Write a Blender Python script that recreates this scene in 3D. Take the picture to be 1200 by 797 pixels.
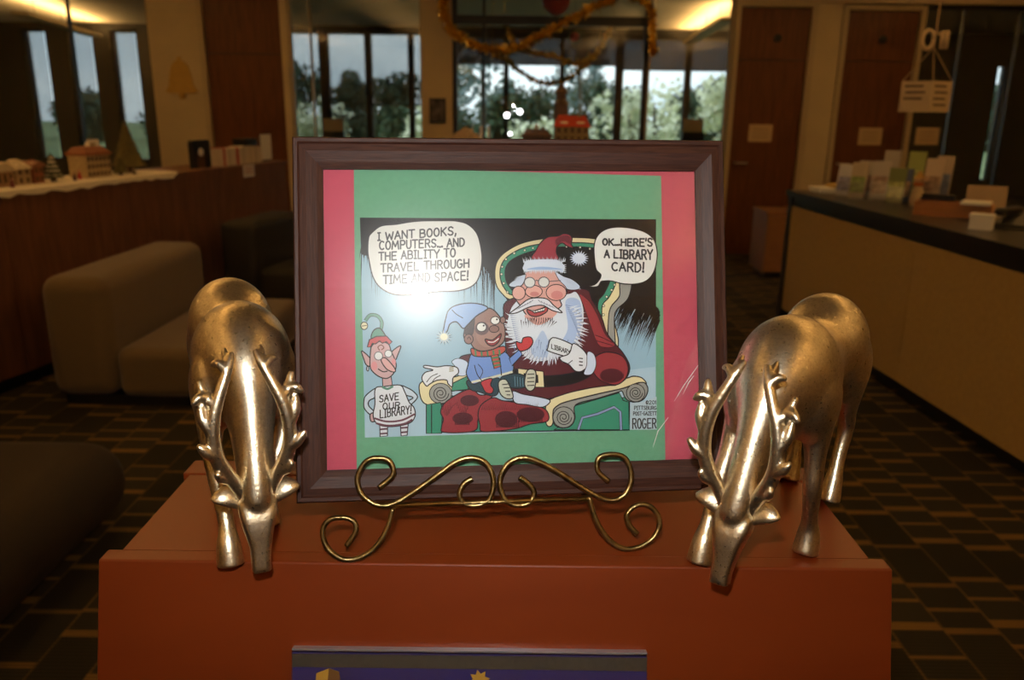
import bpy, bmesh, math, random
from mathutils import Vector, Matrix
from mathutils.geometry import tessellate_polygon

random.seed(7)
for o in list(bpy.data.objects):
    bpy.data.objects.remove(o)
SC = bpy.context.scene
COL = SC.collection
PI = math.pi

# ------------------------------------------------------------------ camera
P, R, H = math.radians(15.9), math.radians(0.7), 1.5
fw = Vector((0, math.cos(P), -math.sin(P)))
up0 = Vector((0, math.sin(P), math.cos(P)))
rt0 = Vector((1, 0, 0))
rt = rt0*math.cos(R) + up0*math.sin(R)
up = -rt0*math.sin(R) + up0*math.cos(R)
cam_data = bpy.data.cameras.new('camera')
cam = bpy.data.objects.new('camera', cam_data)
COL.objects.link(cam)
cam.matrix_world = Matrix(((rt.x, up.x, -fw.x, 0), (rt.y, up.y, -fw.y, 0), (rt.z, up.z, -fw.z, H), (0, 0, 0, 1)))
cam_data.sensor_fit = 'HORIZONTAL'
cam_data.sensor_width = 23.5
cam_data.lens = 940/1200*23.5
cam_data.clip_start = 0.02
cam_data.clip_end = 300
cam_data.dof.use_dof = True
cam_data.dof.focus_distance = 0.72
cam_data.dof.aperture_fstop = 4.5
SC.camera = cam

# ------------------------------------------------------------------ world: overcast sky
W = bpy.data.worlds.new('overcast_sky')
SC.world = W
W.use_nodes = True
nt = W.node_tree
nt.nodes.clear()
wo = nt.nodes.new('ShaderNodeOutputWorld')
bg = nt.nodes.new('ShaderNodeBackground')
tc = nt.nodes.new('ShaderNodeTexCoord')
nz = nt.nodes.new('ShaderNodeTexNoise')
nz.inputs['Scale'].default_value = 5.0
nz.inputs['Detail'].default_value = 5
mp = nt.nodes.new('ShaderNodeMapping')
mp.inputs['Scale'].default_value = (1, 1, 3)
cr = nt.nodes.new('ShaderNodeValToRGB')
cr.color_ramp.elements[0].position = 0.35
cr.color_ramp.elements[0].color = (0.55, 0.66, 0.74, 1)
cr.color_ramp.elements[1].position = 0.68
cr.color_ramp.elements[1].color = (0.9, 0.97, 1.0, 1)
nt.links.new(tc.outputs['Generated'], mp.inputs['Vector'])
nt.links.new(mp.outputs['Vector'], nz.inputs['Vector'])
nt.links.new(nz.outputs['Fac'], cr.inputs['Fac'])
nt.links.new(cr.outputs['Color'], bg.inputs['Color'])
bg.inputs['Strength'].default_value = 1.9
nt.links.new(bg.outputs['Background'], wo.inputs['Surface'])

# ------------------------------------------------------------------ the camera's pop-up flash
fl = bpy.data.lights.new('camera_flash_offscreen', 'SPOT')
fl.spot_size = math.radians(104)
fl.spot_blend = 1.0
fl.energy = 19.0
fl.color = (1.0, 0.97, 0.92)
fl.shadow_soft_size = 0.014
flo = bpy.data.objects.new('camera_flash_offscreen', fl)
flo.location = Vector((0, 0, H)) + up*0.115 - rt*0.026 - fw*0.01
flo.rotation_euler = (fw + up*0.04).to_track_quat('-Z', 'Y').to_euler()
COL.objects.link(flo)

SC.view_settings.view_transform = 'Standard'
SC.view_settings.look = 'None'
SC.view_settings.gamma = 1
SC.view_settings.use_curve_mapping = False
SC.view_settings.exposure = 0.0

LAMP = (1.0, 0.56, 0.19)          # warm lamp colour
ROOM_LAMP = 10.8
BACK_LAMP = 17.0

# ------------------------------------------------------------------ helpers
def lin(c):
    return tuple((x/255/12.92 if x/255 <= 0.04045 else ((x/255+0.055)/1.055)**2.4) for x in c)

MATS = {}
def mat(name, col, rough=0.5, metal=0.0, noise=0.0, nscale=20.0, bump=0.0, bscale=60.0, stretch=(1, 1, 1), spec=0.5, coat=0.0, emit=None, estr=0.0, sheen=0.0):
    if name in MATS:
        return MATS[name]
    m = bpy.data.materials.new(name)
    m.use_nodes = True
    n = m.node_tree
    b = n.nodes['Principled BSDF']
    b.inputs['Roughness'].default_value = rough
    b.inputs['Metallic'].default_value = metal
    b.inputs['Specular IOR Level'].default_value = spec
    b.inputs['Coat Weight'].default_value = coat
    b.inputs['Coat Roughness'].default_value = 0.15
    b.inputs['Sheen Weight'].default_value = sheen
    b.inputs['Base Color'].default_value = (*col, 1)
    if emit:
        b.inputs['Emission Color'].default_value = (*emit, 1)
        b.inputs['Emission Strength'].default_value = estr
    if noise or bump:
        t = n.nodes.new('ShaderNodeTexCoord')
        mpp = n.nodes.new('ShaderNodeMapping')
        mpp.inputs['Scale'].default_value = stretch
        n.links.new(t.outputs['Object'], mpp.inputs['Vector'])
    if noise:
        x = n.nodes.new('ShaderNodeTexNoise')
        x.inputs['Scale'].default_value = nscale
        x.inputs['Detail'].default_value = 4
        n.links.new(mpp.outputs['Vector'], x.inputs['Vector'])
        r = n.nodes.new('ShaderNodeValToRGB')
        r.color_ramp.elements[0].position = 0.3
        r.color_ramp.elements[1].position = 0.7
        r.color_ramp.elements[0].color = (*[max(0, c*(1-noise)) for c in col], 1)
        r.color_ramp.elements[1].color = (*[min(1, c*(1+noise)) for c in col], 1)
        n.links.new(x.outputs['Fac'], r.inputs['Fac'])
        n.links.new(r.outputs['Color'], b.inputs['Base Color'])
    if bump:
        x = n.nodes.new('ShaderNodeTexNoise')
        x.inputs['Scale'].default_value = bscale
        x.inputs['Detail'].default_value = 3
        n.links.new(mpp.outputs['Vector'], x.inputs['Vector'])
        bu = n.nodes.new('ShaderNodeBump')
        bu.inputs['Strength'].default_value = bump
        bu.inputs['Distance'].default_value = 0.01
        n.links.new(x.outputs['Fac'], bu.inputs['Height'])
        n.links.new(bu.outputs['Normal'], b.inputs['Normal'])
    MATS[name] = m
    return m

def glass_mat(name, tint=(0.94, 0.97, 0.96), haze=0.0, hrough=0.3, refl=1.0):
    m = bpy.data.materials.new(name)
    m.use_nodes = True
    n = m.node_tree
    n.nodes.clear()
    out = n.nodes.new('ShaderNodeOutputMaterial')
    tr = n.nodes.new('ShaderNodeBsdfTransparent')
    tr.inputs['Color'].default_value = (*tint, 1)
    gl = n.nodes.new('ShaderNodeBsdfGlossy')
    gl.inputs['Roughness'].default_value = 0.01
    fr = n.nodes.new('ShaderNodeFresnel')
    fr.inputs['IOR'].default_value = 1.5
    mu = n.nodes.new('ShaderNodeMath')
    mu.operation = 'MULTIPLY'
    mu.inputs[1].default_value = refl
    mx = n.nodes.new('ShaderNodeMixShader')
    n.links.new(fr.outputs[0], mu.inputs[0])
    n.links.new(mu.outputs[0], mx.inputs[0])
    n.links.new(tr.outputs[0], mx.inputs[1])
    n.links.new(gl.outputs[0], mx.inputs[2])
    last = mx
    if haze:
        g2 = n.nodes.new('ShaderNodeBsdfGlossy')
        g2.inputs['Roughness'].default_value = hrough
        m2 = n.nodes.new('ShaderNodeMixShader')
        m2.inputs[0].default_value = haze
        n.links.new(last.outputs[0], m2.inputs[1])
        n.links.new(g2.outputs[0], m2.inputs[2])
        last = m2
    n.links.new(last.outputs[0], out.inputs['Surface'])
    return m

def shade_mat(name, col, trans):
    m = bpy.data.materials.new(name)
    m.use_nodes = True
    n = m.node_tree
    n.nodes.clear()
    out = n.nodes.new('ShaderNodeOutputMaterial')
    tr = n.nodes.new('ShaderNodeBsdfTransparent')
    df = n.nodes.new('ShaderNodeBsdfDiffuse')
    df.inputs['Color'].default_value = (*col, 1)
    mx = n.nodes.new('ShaderNodeMixShader')
    mx.inputs[0].default_value = 1-trans
    n.links.new(tr.outputs[0], mx.inputs[1])
    n.links.new(df.outputs[0], mx.inputs[2])
    n.links.new(mx.outputs[0], out.inputs['Surface'])
    return m

class MB:
    """collects faces and builds one mesh object"""
    def __init__(self):
        self.v, self.f, self.m = [], [], []
        self.mi = 0
    def add(self, vs, fs):
        b = len(self.v)
        self.v += [tuple(p) for p in vs]
        self.f += [tuple(b+i for i in f) for f in fs]
        self.m += [self.mi]*len(fs)
        return self
    def box(self, x0, x1, y0, y1, z0, z1):
        return self.add([(x0, y0, z0), (x1, y0, z0), (x1, y1, z0), (x0, y1, z0), (x0, y0, z1), (x1, y0, z1), (x1, y1, z1), (x0, y1, z1)],
                        [(3, 2, 1, 0), (4, 5, 6, 7), (0, 1, 5, 4), (1, 2, 6, 5), (2, 3, 7, 6), (3, 0, 4, 7)])
    def hexa(self, bottom, top):
        return self.add(list(bottom)+list(top), [(3, 2, 1, 0), (4, 5, 6, 7), (0, 1, 5, 4), (1, 2, 6, 5), (2, 3, 7, 6), (3, 0, 4, 7)])
    def tube(self, pts, rad, n=8, caps=True, flat=1.0, flatdir=None):
        pts = [Vector(p) for p in pts]
        k = len(pts)
        rads = rad if isinstance(rad, (list, tuple)) else [rad]*k
        t0 = (pts[1]-pts[0]).normalized()
        ref = Vector(flatdir) if flatdir else (Vector((0, 0, 1)) if abs(t0.z) < 0.9 else Vector((1, 0, 0)))
        a = (ref - t0*ref.dot(t0)).normalized()
        vs, fs = [], []
        for i in range(k):
            t = (pts[min(i+1, k-1)]-pts[max(i-1, 0)]).normalized()
            a = (a - t*a.dot(t)).normalized()
            b = t.cross(a)
            for j in range(n):
                th = 2*PI*j/n
                vs.append(pts[i] + (a*math.cos(th)*flat + b*math.sin(th))*rads[i])
        for i in range(k-1):
            for j in range(n):
                fs.append((i*n+j, i*n+(j+1) % n, (i+1)*n+(j+1) % n, (i+1)*n+j))
        if caps:
            fs.append(tuple(range(n-1, -1, -1)))
            fs.append(tuple((k-1)*n+j for j in range(n)))
        return self.add(vs, fs)
    def loft(self, secs, n=16, e=1.0):
        """secs: (center, radius_x, radius_z-or-normal, axis_u, axis_v)"""
        if n >= 18:            # smooth the run of sections
            keys = [Vector((*c, ru, rv, *v)) for c, ru, rv, u, v in secs]
            u0 = secs[0][3]
            secs = [((q[0], q[1], q[2]), q[3], q[4], u0, (q[5], q[6], q[7])) for q in catmull(keys, False, 6)]
            n *= 3
        vs, fs = [], []
        for c, ru, rv, u, v in secs:
            c, u, v = Vector(c), Vector(u), Vector(v)
            for j in range(n):
                th = 2*PI*j/n
                cu, cv_ = math.cos(th), math.sin(th)
                vs.append(c + u*ru*math.copysign(abs(cu)**e, cu) + v*rv*math.copysign(abs(cv_)**e, cv_))
        k = len(secs)
        for i in range(k-1):
            for j in range(n):
                fs.append((i*n+j, i*n+(j+1) % n, (i+1)*n+(j+1) % n, (i+1)*n+j))
        fs.append(tuple(range(n-1, -1, -1)))
        fs.append(tuple((k-1)*n+j for j in range(n)))
        return self.add(vs, fs)
    def lathe(self, prof, n=12, c=(0, 0, 0)):
        vs, fs = [], []
        for r, z in prof:
            for j in range(n):
                th = 2*PI*j/n
                vs.append((c[0]+r*math.cos(th), c[1]+r*math.sin(th), c[2]+z))
        for i in range(len(prof)-1):
            for j in range(n):
                fs.append((i*n+j, i*n+(j+1) % n, (i+1)*n+(j+1) % n, (i+1)*n+j))
        fs.append(tuple(range(n-1, -1, -1)))
        fs.append(tuple((len(prof)-1)*n+j for j in range(n)))
        return self.add(vs, fs)
    def ball(self, c, r, seg=12, rings=8, s=(1, 1, 1)):
        prof = []
        vs, fs = [], []
        for i in range(rings+1):
            ph = PI*i/rings
            for j in range(seg):
                th = 2*PI*j/seg
                vs.append((c[0]+r*s[0]*math.sin(ph)*math.cos(th), c[1]+r*s[1]*math.sin(ph)*math.sin(th), c[2]-r*s[2]*math.cos(ph)))
        for i in range(rings):
            for j in range(seg):
                fs.append((i*seg+j, i*seg+(j+1) % seg, (i+1)*seg+(j+1) % seg, (i+1)*seg+j))
        return self.add(vs, fs)
    def prism(self, poly, y0, y1):
        """polygon in xz, extruded along y"""
        n = len(poly)
        vs = [(x, y0, z) for x, z in poly]+[(x, y1, z) for x, z in poly]
        fs = [tuple(range(n)), tuple(range(2*n-1, n-1, -1))]
        for i in range(n):
            fs.append((i, n+i, n+(i+1) % n, (i+1) % n))
        return self.add(vs, fs)
    def mesh(self, name, mats, smooth=False):
        me = bpy.data.meshes.new(name)
        me.from_pydata(self.v, [], self.f)
        for m in (mats if isinstance(mats, (list, tuple)) else [mats]):
            me.materials.append(m)
        me.polygons.foreach_set('material_index', self.m)
        bm = bmesh.new()
        bm.from_mesh(me)
        bmesh.ops.remove_doubles(bm, verts=bm.verts, dist=1e-7)
        bmesh.ops.recalc_face_normals(bm, faces=bm.faces)
        bm.to_mesh(me)
        bm.free()
        if smooth:
            me.polygons.foreach_set('use_smooth', [True]*len(me.polygons))
            if smooth != 2:
                me.set_sharp_from_angle(angle=math.radians(40))
        me.update()
        return me
    def build(self, name, mats, parent=None, smooth=False):
        return link(name, self.mesh(name, mats, smooth), parent)

def link(name, me, parent=None):
    o = bpy.data.objects.new(name, me)
    COL.objects.link(o)
    if parent:
        o.parent = parent
    return o

def rbox(name, x0, x1, y0, y1, z0, z1, r, m, parent=None, seg=4, smooth=True):
    """box with rounded edges"""
    bm = bmesh.new()
    bmesh.ops.create_cube(bm, size=1.0)
    for v in bm.verts:
        v.co = Vector(((x0+x1)/2+v.co.x*(x1-x0), (y0+y1)/2+v.co.y*(y1-y0), (z0+z1)/2+v.co.z*(z1-z0)))
    bmesh.ops.bevel(bm, geom=bm.edges[:], offset=r, segments=seg, profile=0.5, affect='EDGES', clamp_overlap=True)
    me = bpy.data.meshes.new(name)
    bm.to_mesh(me)
    bm.free()
    me.materials.append(m)
    if smooth:
        me.polygons.foreach_set('use_smooth', [True]*len(me.polygons))
        me.set_sharp_from_angle(angle=math.radians(35))
    return link(name, me, parent)

def tag(o, label=None, cat=None, group=None, kind=None):
    if label: o['label'] = label
    if cat: o['category'] = cat
    if group: o['group'] = group
    if kind: o['kind'] = kind
    return o

def thing(name, label, cat, loc=(0, 0, 0), rz=0, group=None, kind=None):
    o = bpy.data.objects.new(name, None)
    o.empty_display_size = 0.05
    COL.objects.link(o)
    o.location = loc
    o.rotation_euler = (0, 0, rz)
    return tag(o, label, cat, group, kind)

def struct(name, mb, m, label=None, parent=None, smooth=False):
    o = mb.build(name, m, parent, smooth)
    if not parent:
        o['kind'] = 'structure'
        if label: o['label'] = label
    return o

def copy_tree(o, parent=None):
    c = o.copy()
    COL.objects.link(c)
    c.parent = parent
    for ch in o.children:
        copy_tree(ch, c)
    return c

def catmull(pts, closed=True, k=6):
    n = len(pts)
    out = []
    rng = range(n) if closed else range(n-1)
    for i in rng:
        g = (lambda q: pts[q % n]) if closed else (lambda q: pts[min(max(q, 0), n-1)])
        p0, p1, p2, p3 = [Vector(g(i+d)) for d in (-1, 0, 1, 2)]
        for j in range(k):
            t = j/k
            out.append(0.5*((2*p1)+(p2-p0)*t+(2*p0-5*p1+4*p2-p3)*t*t+(3*p1-p0-3*p2+p3)*t**3))
    if not closed:
        out.append(Vector(pts[-1]))
    return out

def fuse(name, mb, voxel, smooth_it, m, factor=0.5):
    """voxel-fuse overlapping shapes into one continuous surface"""
    me = mb.mesh('tmp', m)
    o = bpy.data.objects.new('tmp', me)
    COL.objects.link(o)
    r = o.modifiers.new('r', 'REMESH')
    r.mode = 'VOXEL'
    r.voxel_size = voxel
    s = o.modifiers.new('s', 'SMOOTH')
    s.factor = factor
    s.iterations = smooth_it
    dg = bpy.context.evaluated_depsgraph_get()
    dg.update()
    res = bpy.data.meshes.new_from_object(o.evaluated_get(dg))
    bpy.data.objects.remove(o)
    res.name = name
    res.materials.clear()
    res.materials.append(m)
    res.polygons.foreach_set('use_smooth', [True]*len(res.polygons))
    return res

# ------------------------------------------------------------------ materials
def wood_mat(name, dark, light, rough, scale, stretch, coat=0.0, bump=0.0):
    m = bpy.data.materials.new(name)
    m.use_nodes = True
    n = m.node_tree
    b = n.nodes['Principled BSDF']
    t = n.nodes.new('ShaderNodeTexCoord')
    mpp = n.nodes.new('ShaderNodeMapping')
    mpp.inputs['Scale'].default_value = stretch
    x = n.nodes.new('ShaderNodeTexNoise')
    x.inputs['Scale'].default_value = scale
    x.inputs['Detail'].default_value = 6
    x.inputs['Distortion'].default_value = 0.6
    r = n.nodes.new('ShaderNodeValToRGB')
    r.color_ramp.elements[0].position = 0.35
    r.color_ramp.elements[0].color = (*dark, 1)
    r.color_ramp.elements[1].position = 0.66
    r.color_ramp.elements[1].color = (*light, 1)
    n.links.new(t.outputs['Object'], mpp.inputs['Vector'])
    n.links.new(mpp.outputs['Vector'], x.inputs['Vector'])
    n.links.new(x.outputs['Fac'], r.inputs['Fac'])
    n.links.new(r.outputs['Color'], b.inputs['Base Color'])
    b.inputs['Roughness'].default_value = rough
    b.inputs['Coat Weight'].default_value = coat
    b.inputs['Coat Roughness'].default_value = 0.2
    b.inputs['Specular IOR Level'].default_value = 0.35
    if bump:
        bu = n.nodes.new('ShaderNodeBump')
        bu.inputs['Strength'].default_value = bump
        bu.inputs['Distance'].default_value = 0.002
        n.links.new(x.outputs['Fac'], bu.inputs['Height'])
        n.links.new(bu.outputs['Normal'], b.inputs['Normal'])
    return m

M = {}
M['cream'] = mat('cream_wall_paint', (0.58, 0.47, 0.28), 0.7, noise=0.05, nscale=3)
M['trim'] = mat('tan_trim', (0.50, 0.40, 0.24), 0.5)
M['ceil'] = mat('ceiling_paint', (0.72, 0.68, 0.58), 0.85, noise=0.03, nscale=2)
M['doorw'] = wood_mat('cherry_door_veneer', (0.11, 0.035, 0.012), (0.17, 0.055, 0.02), 0.35, 6, (6, 6, 0.5))
M['veneer'] = wood_mat('brown_veneer', (0.13, 0.05, 0.022), (0.20, 0.08, 0.035), 0.4, 6, (5, 5, 0.5))
M['blackm'] = mat('black_metal', (0.012, 0.012, 0.012), 0.4)
M['darkpil'] = mat('dark_pillar_paint', (0.045, 0.04, 0.035), 0.6)
M['glass'] = glass_mat('partition_glass', (0.95, 0.97, 0.965))
M['wglass'] = glass_mat('window_glass', (0.965, 0.98, 0.975))
M['mustard'] = mat('ochre_fabric_panel', (0.50, 0.33, 0.10), 0.8, noise=0.06, nscale=40, bump=0.1, bscale=300)
M['laminate'] = mat('black_laminate', (0.018, 0.017, 0.015), 0.28, noise=0.15, nscale=30)
M['brownlam'] = mat('brown_laminate', (0.30, 0.14, 0.06), 0.4, noise=0.1, nscale=8, stretch=(1, 1, 6))
M['sofa'] = mat('taupe_upholstery', (0.155, 0.105, 0.047), 0.9, noise=0.08, nscale=120, bump=0.15, bscale=500, sheen=0.2)
M['darksofa'] = mat('dark_brown_upholstery', (0.026, 0.0145, 0.006), 0.8, noise=0.1, nscale=80, bump=0.1, bscale=400)
M['blackup'] = mat('black_upholstery', (0.02, 0.017, 0.013), 0.7, noise=0.1, nscale=60)
M['orange'] = wood_mat('red_orange_lacquered_wood', (0.185, 0.030, 0.005), (0.21, 0.036, 0.006), 0.36, 3, (1, 1, 4), coat=0.15)
M['walnut'] = wood_mat('dark_walnut_x', (0.034, 0.010, 0.006), (0.064, 0.022, 0.012), 0.5, 9, (4, 60, 60), coat=0.0, bump=0.12)
M['walnutz'] = wood_mat('dark_walnut_z', (0.034, 0.010, 0.006), (0.064, 0.022, 0.012), 0.5, 9, (60, 60, 4), coat=0.0, bump=0.12)
M['silverline'] = mat('frame_inner_bead', (0.55, 0.52, 0.5), 0.25, 0.8)
M['pink'] = mat('pink_construction_paper', (0.58, 0.080, 0.135), 0.85, noise=0.04, nscale=200)
M['green'] = mat('green_construction_paper', (0.15, 0.40, 0.245), 0.85, noise=0.05, nscale=200)
M['picglass'] = glass_mat('picture_glass', (0.99, 0.995, 0.99), haze=0.012, hrough=0.25, refl=1.0)
M['brass'] = mat('antique_brass_wire', (0.33, 0.235, 0.095), 0.3, 1.0, noise=0.45, nscale=90, bump=0.1, bscale=400)
M['snow'] = mat('snow_blanket', (0.88, 0.80, 0.64), 0.9, bump=0.5, bscale=60)
M['white'] = mat('white_paper', (0.78, 0.76, 0.70), 0.7)
M['acrylic'] = glass_mat('clear_acrylic', (0.97, 0.98, 0.98), haze=0.02, hrough=0.2)
M['tinsel'] = mat('gold_tinsel', (1.0, 0.78, 0.26), 0.16, 1.0)
M['bellgold'] = mat('gold_card', (0.54, 0.34, 0.08), 0.45, 0.2, noise=0.1, nscale=40)

def carpet_mat():
    m = bpy.data.materials.new('carpet_tiles')
    m.use_nodes = True
    n = m.node_tree
    L = n.links.new
    b = n.nodes['Principled BSDF']
    b.inputs['Roughness'].default_value = 0.95
    b.inputs['Specular IOR Level'].default_value = 0.1
    t = n.nodes.new('ShaderNodeTexCoord')
    sx = n.nodes.new('ShaderNodeSeparateXYZ')
    L(t.outputs['Object'], sx.inputs[0])
    def op(o, a, b_=None, c=None):
        k = n.nodes.new('ShaderNodeMath')
        k.operation = o
        for i, q in enumerate((a, b_, c)):
            if q is None: continue
            if isinstance(q, (int, float)): k.inputs[i].default_value = q
            else: L(q, k.inputs[i])
        return k.outputs[0]
    xs = op('DIVIDE', sx.outputs['X'], 0.165)
    ci = op('FLOOR', xs)
    fx = op('FRACT', xs)
    wn = n.nodes.new('ShaderNodeTexWhiteNoise')
    wn.noise_dimensions = '1D'
    L(ci, wn.inputs['W'])
    ys = op('ADD', op('DIVIDE', sx.outputs['Y'], 0.25), wn.outputs['Value'])
    cj = op('FLOOR', ys)
    fy = op('FRACT', ys)
    cv = n.nodes.new('ShaderNodeCombineXYZ')
    L(ci, cv.inputs[0]); L(cj, cv.inputs[1])
    w2 = n.nodes.new('ShaderNodeTexWhiteNoise')
    w2.noise_dimensions = '2D'
    L(cv.outputs[0], w2.inputs['Vector'])
    th = op('MULTIPLY_ADD', w2.outputs['Value'], 0.10, 0.07)
    bar1 = op('LESS_THAN', fy, th)
    off = op('MULTIPLY_ADD', w2.outputs['Value'], 0.3, 0.35)
    d2 = op('ABSOLUTE', op('SUBTRACT', fy, off))
    bar2 = op('MULTIPLY', op('LESS_THAN', d2, 0.035), op('GREATER_THAN', w2.outputs['Value'], 0.45))
    bars = op('MAXIMUM', bar1, bar2)
    line = op('MULTIPLY', op('LESS_THAN', fx, 0.05), 0.55)
    allm = op('MAXIMUM', bars, line)
    rib = op('MULTIPLY_ADD', op('SINE', op('MULTIPLY', sx.outputs['Y'], 420)), 0.22, 0.85)
    nz = n.nodes.new('ShaderNodeTexNoise')
    nz.inputs['Scale'].default_value = 900
    L(t.outputs['Object'], nz.inputs['Vector'])
    cm = n.nodes.new('ShaderNodeMix')
    cm.data_type = 'RGBA'
    cm.inputs['A'].default_value = (0.042, 0.036, 0.024, 1)
    cm.inputs['B'].default_value = (0.205, 0.12, 0.037, 1)
    L(allm, cm.inputs['Factor'])
    hv = n.nodes.new('ShaderNodeHueSaturation')
    L(cm.outputs['Result'], hv.inputs['Color'])
    L(op('MULTIPLY', rib, op('MULTIPLY_ADD', w2.outputs['Value'], 0.5, 0.75)), hv.inputs['Value'])
    L(hv.outputs['Color'], b.inputs['Base Color'])
    bu = n.nodes.new('ShaderNodeBump')
    bu.inputs['Strength'].default_value = 0.4
    bu.inputs['Distance'].default_value = 0.003
    L(nz.outputs['Fac'], bu.inputs['Height'])
    L(bu.outputs['Normal'], b.inputs['Normal'])
    return m
M['carpet'] = carpet_mat()

def deer_mat():
    m = bpy.data.materials.new('silver_gold_leaf')
    m.use_nodes = True
    n = m.node_tree
    L = n.links.new
    b = n.nodes['Principled BSDF']
    b.inputs['Metallic'].default_value = 1.0
    t = n.nodes.new('ShaderNodeTexCoord')
    def noise(scale, detail, rough):
        x = n.nodes.new('ShaderNodeTexNoise')
        x.inputs['Scale'].default_value = scale
        x.inputs['Detail'].default_value = detail
        x.inputs['Roughness'].default_value = rough
        L(t.outputs['Object'], x.inputs['Vector'])
        return x
    x = noise(260, 8, 0.8)
    r = n.nodes.new('ShaderNodeValToRGB')
    r.color_ramp.elements[0].position = 0.38
    r.color_ramp.elements[0].color = (0.68, 0.56, 0.37, 1)
    r.color_ramp.elements[1].position = 0.60
    r.color_ramp.elements[1].color = (0.97, 0.86, 0.63, 1)
    L(x.outputs['Fac'], r.inputs['Fac'])
    g = noise(22, 4, 0.6)
    mr = n.nodes.new('ShaderNodeMapRange')
    mr.inputs['From Min'].default_value = 0.42
    mr.inputs['From Max'].default_value = 0.6
    L(g.outputs['Fac'], mr.inputs['Value'])
    mx = n.nodes.new('ShaderNodeMix')
    mx.data_type = 'RGBA'
    mx.blend_type = 'MULTIPLY'
    mx.inputs['B'].default_value = (0.88, 0.90, 0.94, 1)
    L(mr.outputs['Result'], mx.inputs['Factor'])
    L(r.outputs['Color'], mx.inputs['A'])
    L(mx.outputs['Result'], b.inputs['Base Color'])
    rr = n.nodes.new('ShaderNodeMapRange')
    rr.inputs['From Min'].default_value = 0.35
    rr.inputs['From Max'].default_value = 0.65
    rr.inputs['To Min'].default_value = 0.38
    rr.inputs['To Max'].default_value = 0.25
    L(x.outputs['Fac'], rr.inputs['Value'])
    L(rr.outputs['Result'], b.inputs['Roughness'])
    y = noise(330, 5, 0.65)
    bu = n.nodes.new('ShaderNodeBump')
    bu.inputs['Strength'].default_value = 0.28
    bu.inputs['Distance'].default_value = 0.0010
    L(y.outputs['Fac'], bu.inputs['Height'])
    L(bu.outputs['Normal'], b.inputs['Normal'])
    return m
M['deer'] = deer_mat()

def ink_mat():
    m = bpy.data.materials.new('printed_ink')
    m.use_nodes = True
    n = m.node_tree
    b = n.nodes['Principled BSDF']
    a = n.nodes.new('ShaderNodeAttribute')
    a.attribute_name = 'ink'
    n.links.new(a.outputs['Color'], b.inputs['Base Color'])
    b.inputs['Roughness'].default_value = 0.8
    b.inputs['Specular IOR Level'].default_value = 0.15
    return m
M['ink'] = ink_mat()

# ================================================================== SETTING
struct('floor', MB().box(-11.2, 11.2, -3.6, 16.3, -0.1, 0.0), M['carpet'], 'dark carpet woven with ochre dashes in columns')
struct('ceiling', MB().box(-11.2, 11.2, -3.6, 16.3, 3.0, 3.1), M['ceil'], 'plain off-white ceiling')
struct('wall_left', MB().box(-6.35, -6.2, -3.5, 8.8, 0, 3.0), M['cream'], 'cream side wall')
struct('wall_right', MB().box(6.2, 6.35, -3.5, 8.8, 0, 3.0), M['cream'], 'cream side wall behind the service desk')
struct('wall_front', MB().box(-6.35, 6.35, -3.6, -3.5, 0, 3.0), M['cream'], 'cream wall opposite the glazed rooms')
struct('wall_outer_left', MB().box(-11.2, -11.05, 8.95, 16.0, 0, 3.0), M['darkpil'], 'dark end wall of the glazed rooms')
struct('wall_outer_right', MB().box(11.05, 11.2, 8.95, 16.0, 0, 3.0), M['darkpil'], 'dark end wall of the glazed rooms')
YB, YB2 = 8.8, 8.95
wb = MB()
wb.box(-11.2, -6.2, YB, YB2, 0, 3.0)
wb.box(-3.79, -3.25, YB, YB2, 0, 3.0)
wb.box(-0.976, -0.656, YB, YB2, 0, 3.0)
wb.box(3.09, 3.34, YB, YB2, 0, 3.0)
wb.box(6.2, 11.2, YB, YB2, 0, 3.0)
wb.box(-6.2, -3.79, YB, YB2, 2.78, 3.0)
wb.box(-3.25, -2.40, YB, YB2, 2.72, 3.0)
wb.box(-2.40, -0.976, YB, YB2, 2.78, 3.0)
wb.box(-0.656, 2.24, YB, YB2, 2.70, 3.0)
wb.box(2.24, 6.2, YB, YB2, 2.60, 3.0)
struct('wall_back', wb, M['cream'], 'cream partition wall with glazed rooms and wooden doors')

def door(n, x0, x1, top, label, notice=None):
    d = thing('door_%d' % n, label, None, ((x0+x1)/2, YB, 0), kind='structure')
    w = (x1-x0)/2
    fr = MB()
    fr.box(-w-0.05, -w, -0.02, 0.15, 0, top+0.04).box(w, w+0.05, -0.02, 0.15, 0, top+0.04).box(-w, w, -0.02, 0.15, top, top+0.04)
    fr.build('door_frame', M['trim'], d)
    gap = 0.004
    lo = MB().box(-w+gap, w-gap, 0.03, 0.075, 0.01, 2.04).build('door_panel', M['doorw'], d)
    MB().box(-w+gap, w-gap, 0.03, 0.075, 2.05, top-0.005).build('upper_panel', M['doorw'], d)
    MB().box(-w+gap, w-gap, 0.045, 0.07, 2.04, 2.05).build('panel_joint', M['blackm'], d)
    h = MB().tube([(-w+0.07, 0.03, 1.0), (-w+0.07, -0.03, 1.0), (-w+0.19, -0.03, 1.0)], 0.009, 8)
    h.build('door_handle', mat('brushed_steel', (0.6, 0.58, 0.55), 0.3, 1.0), d, True)
    return d

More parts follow.
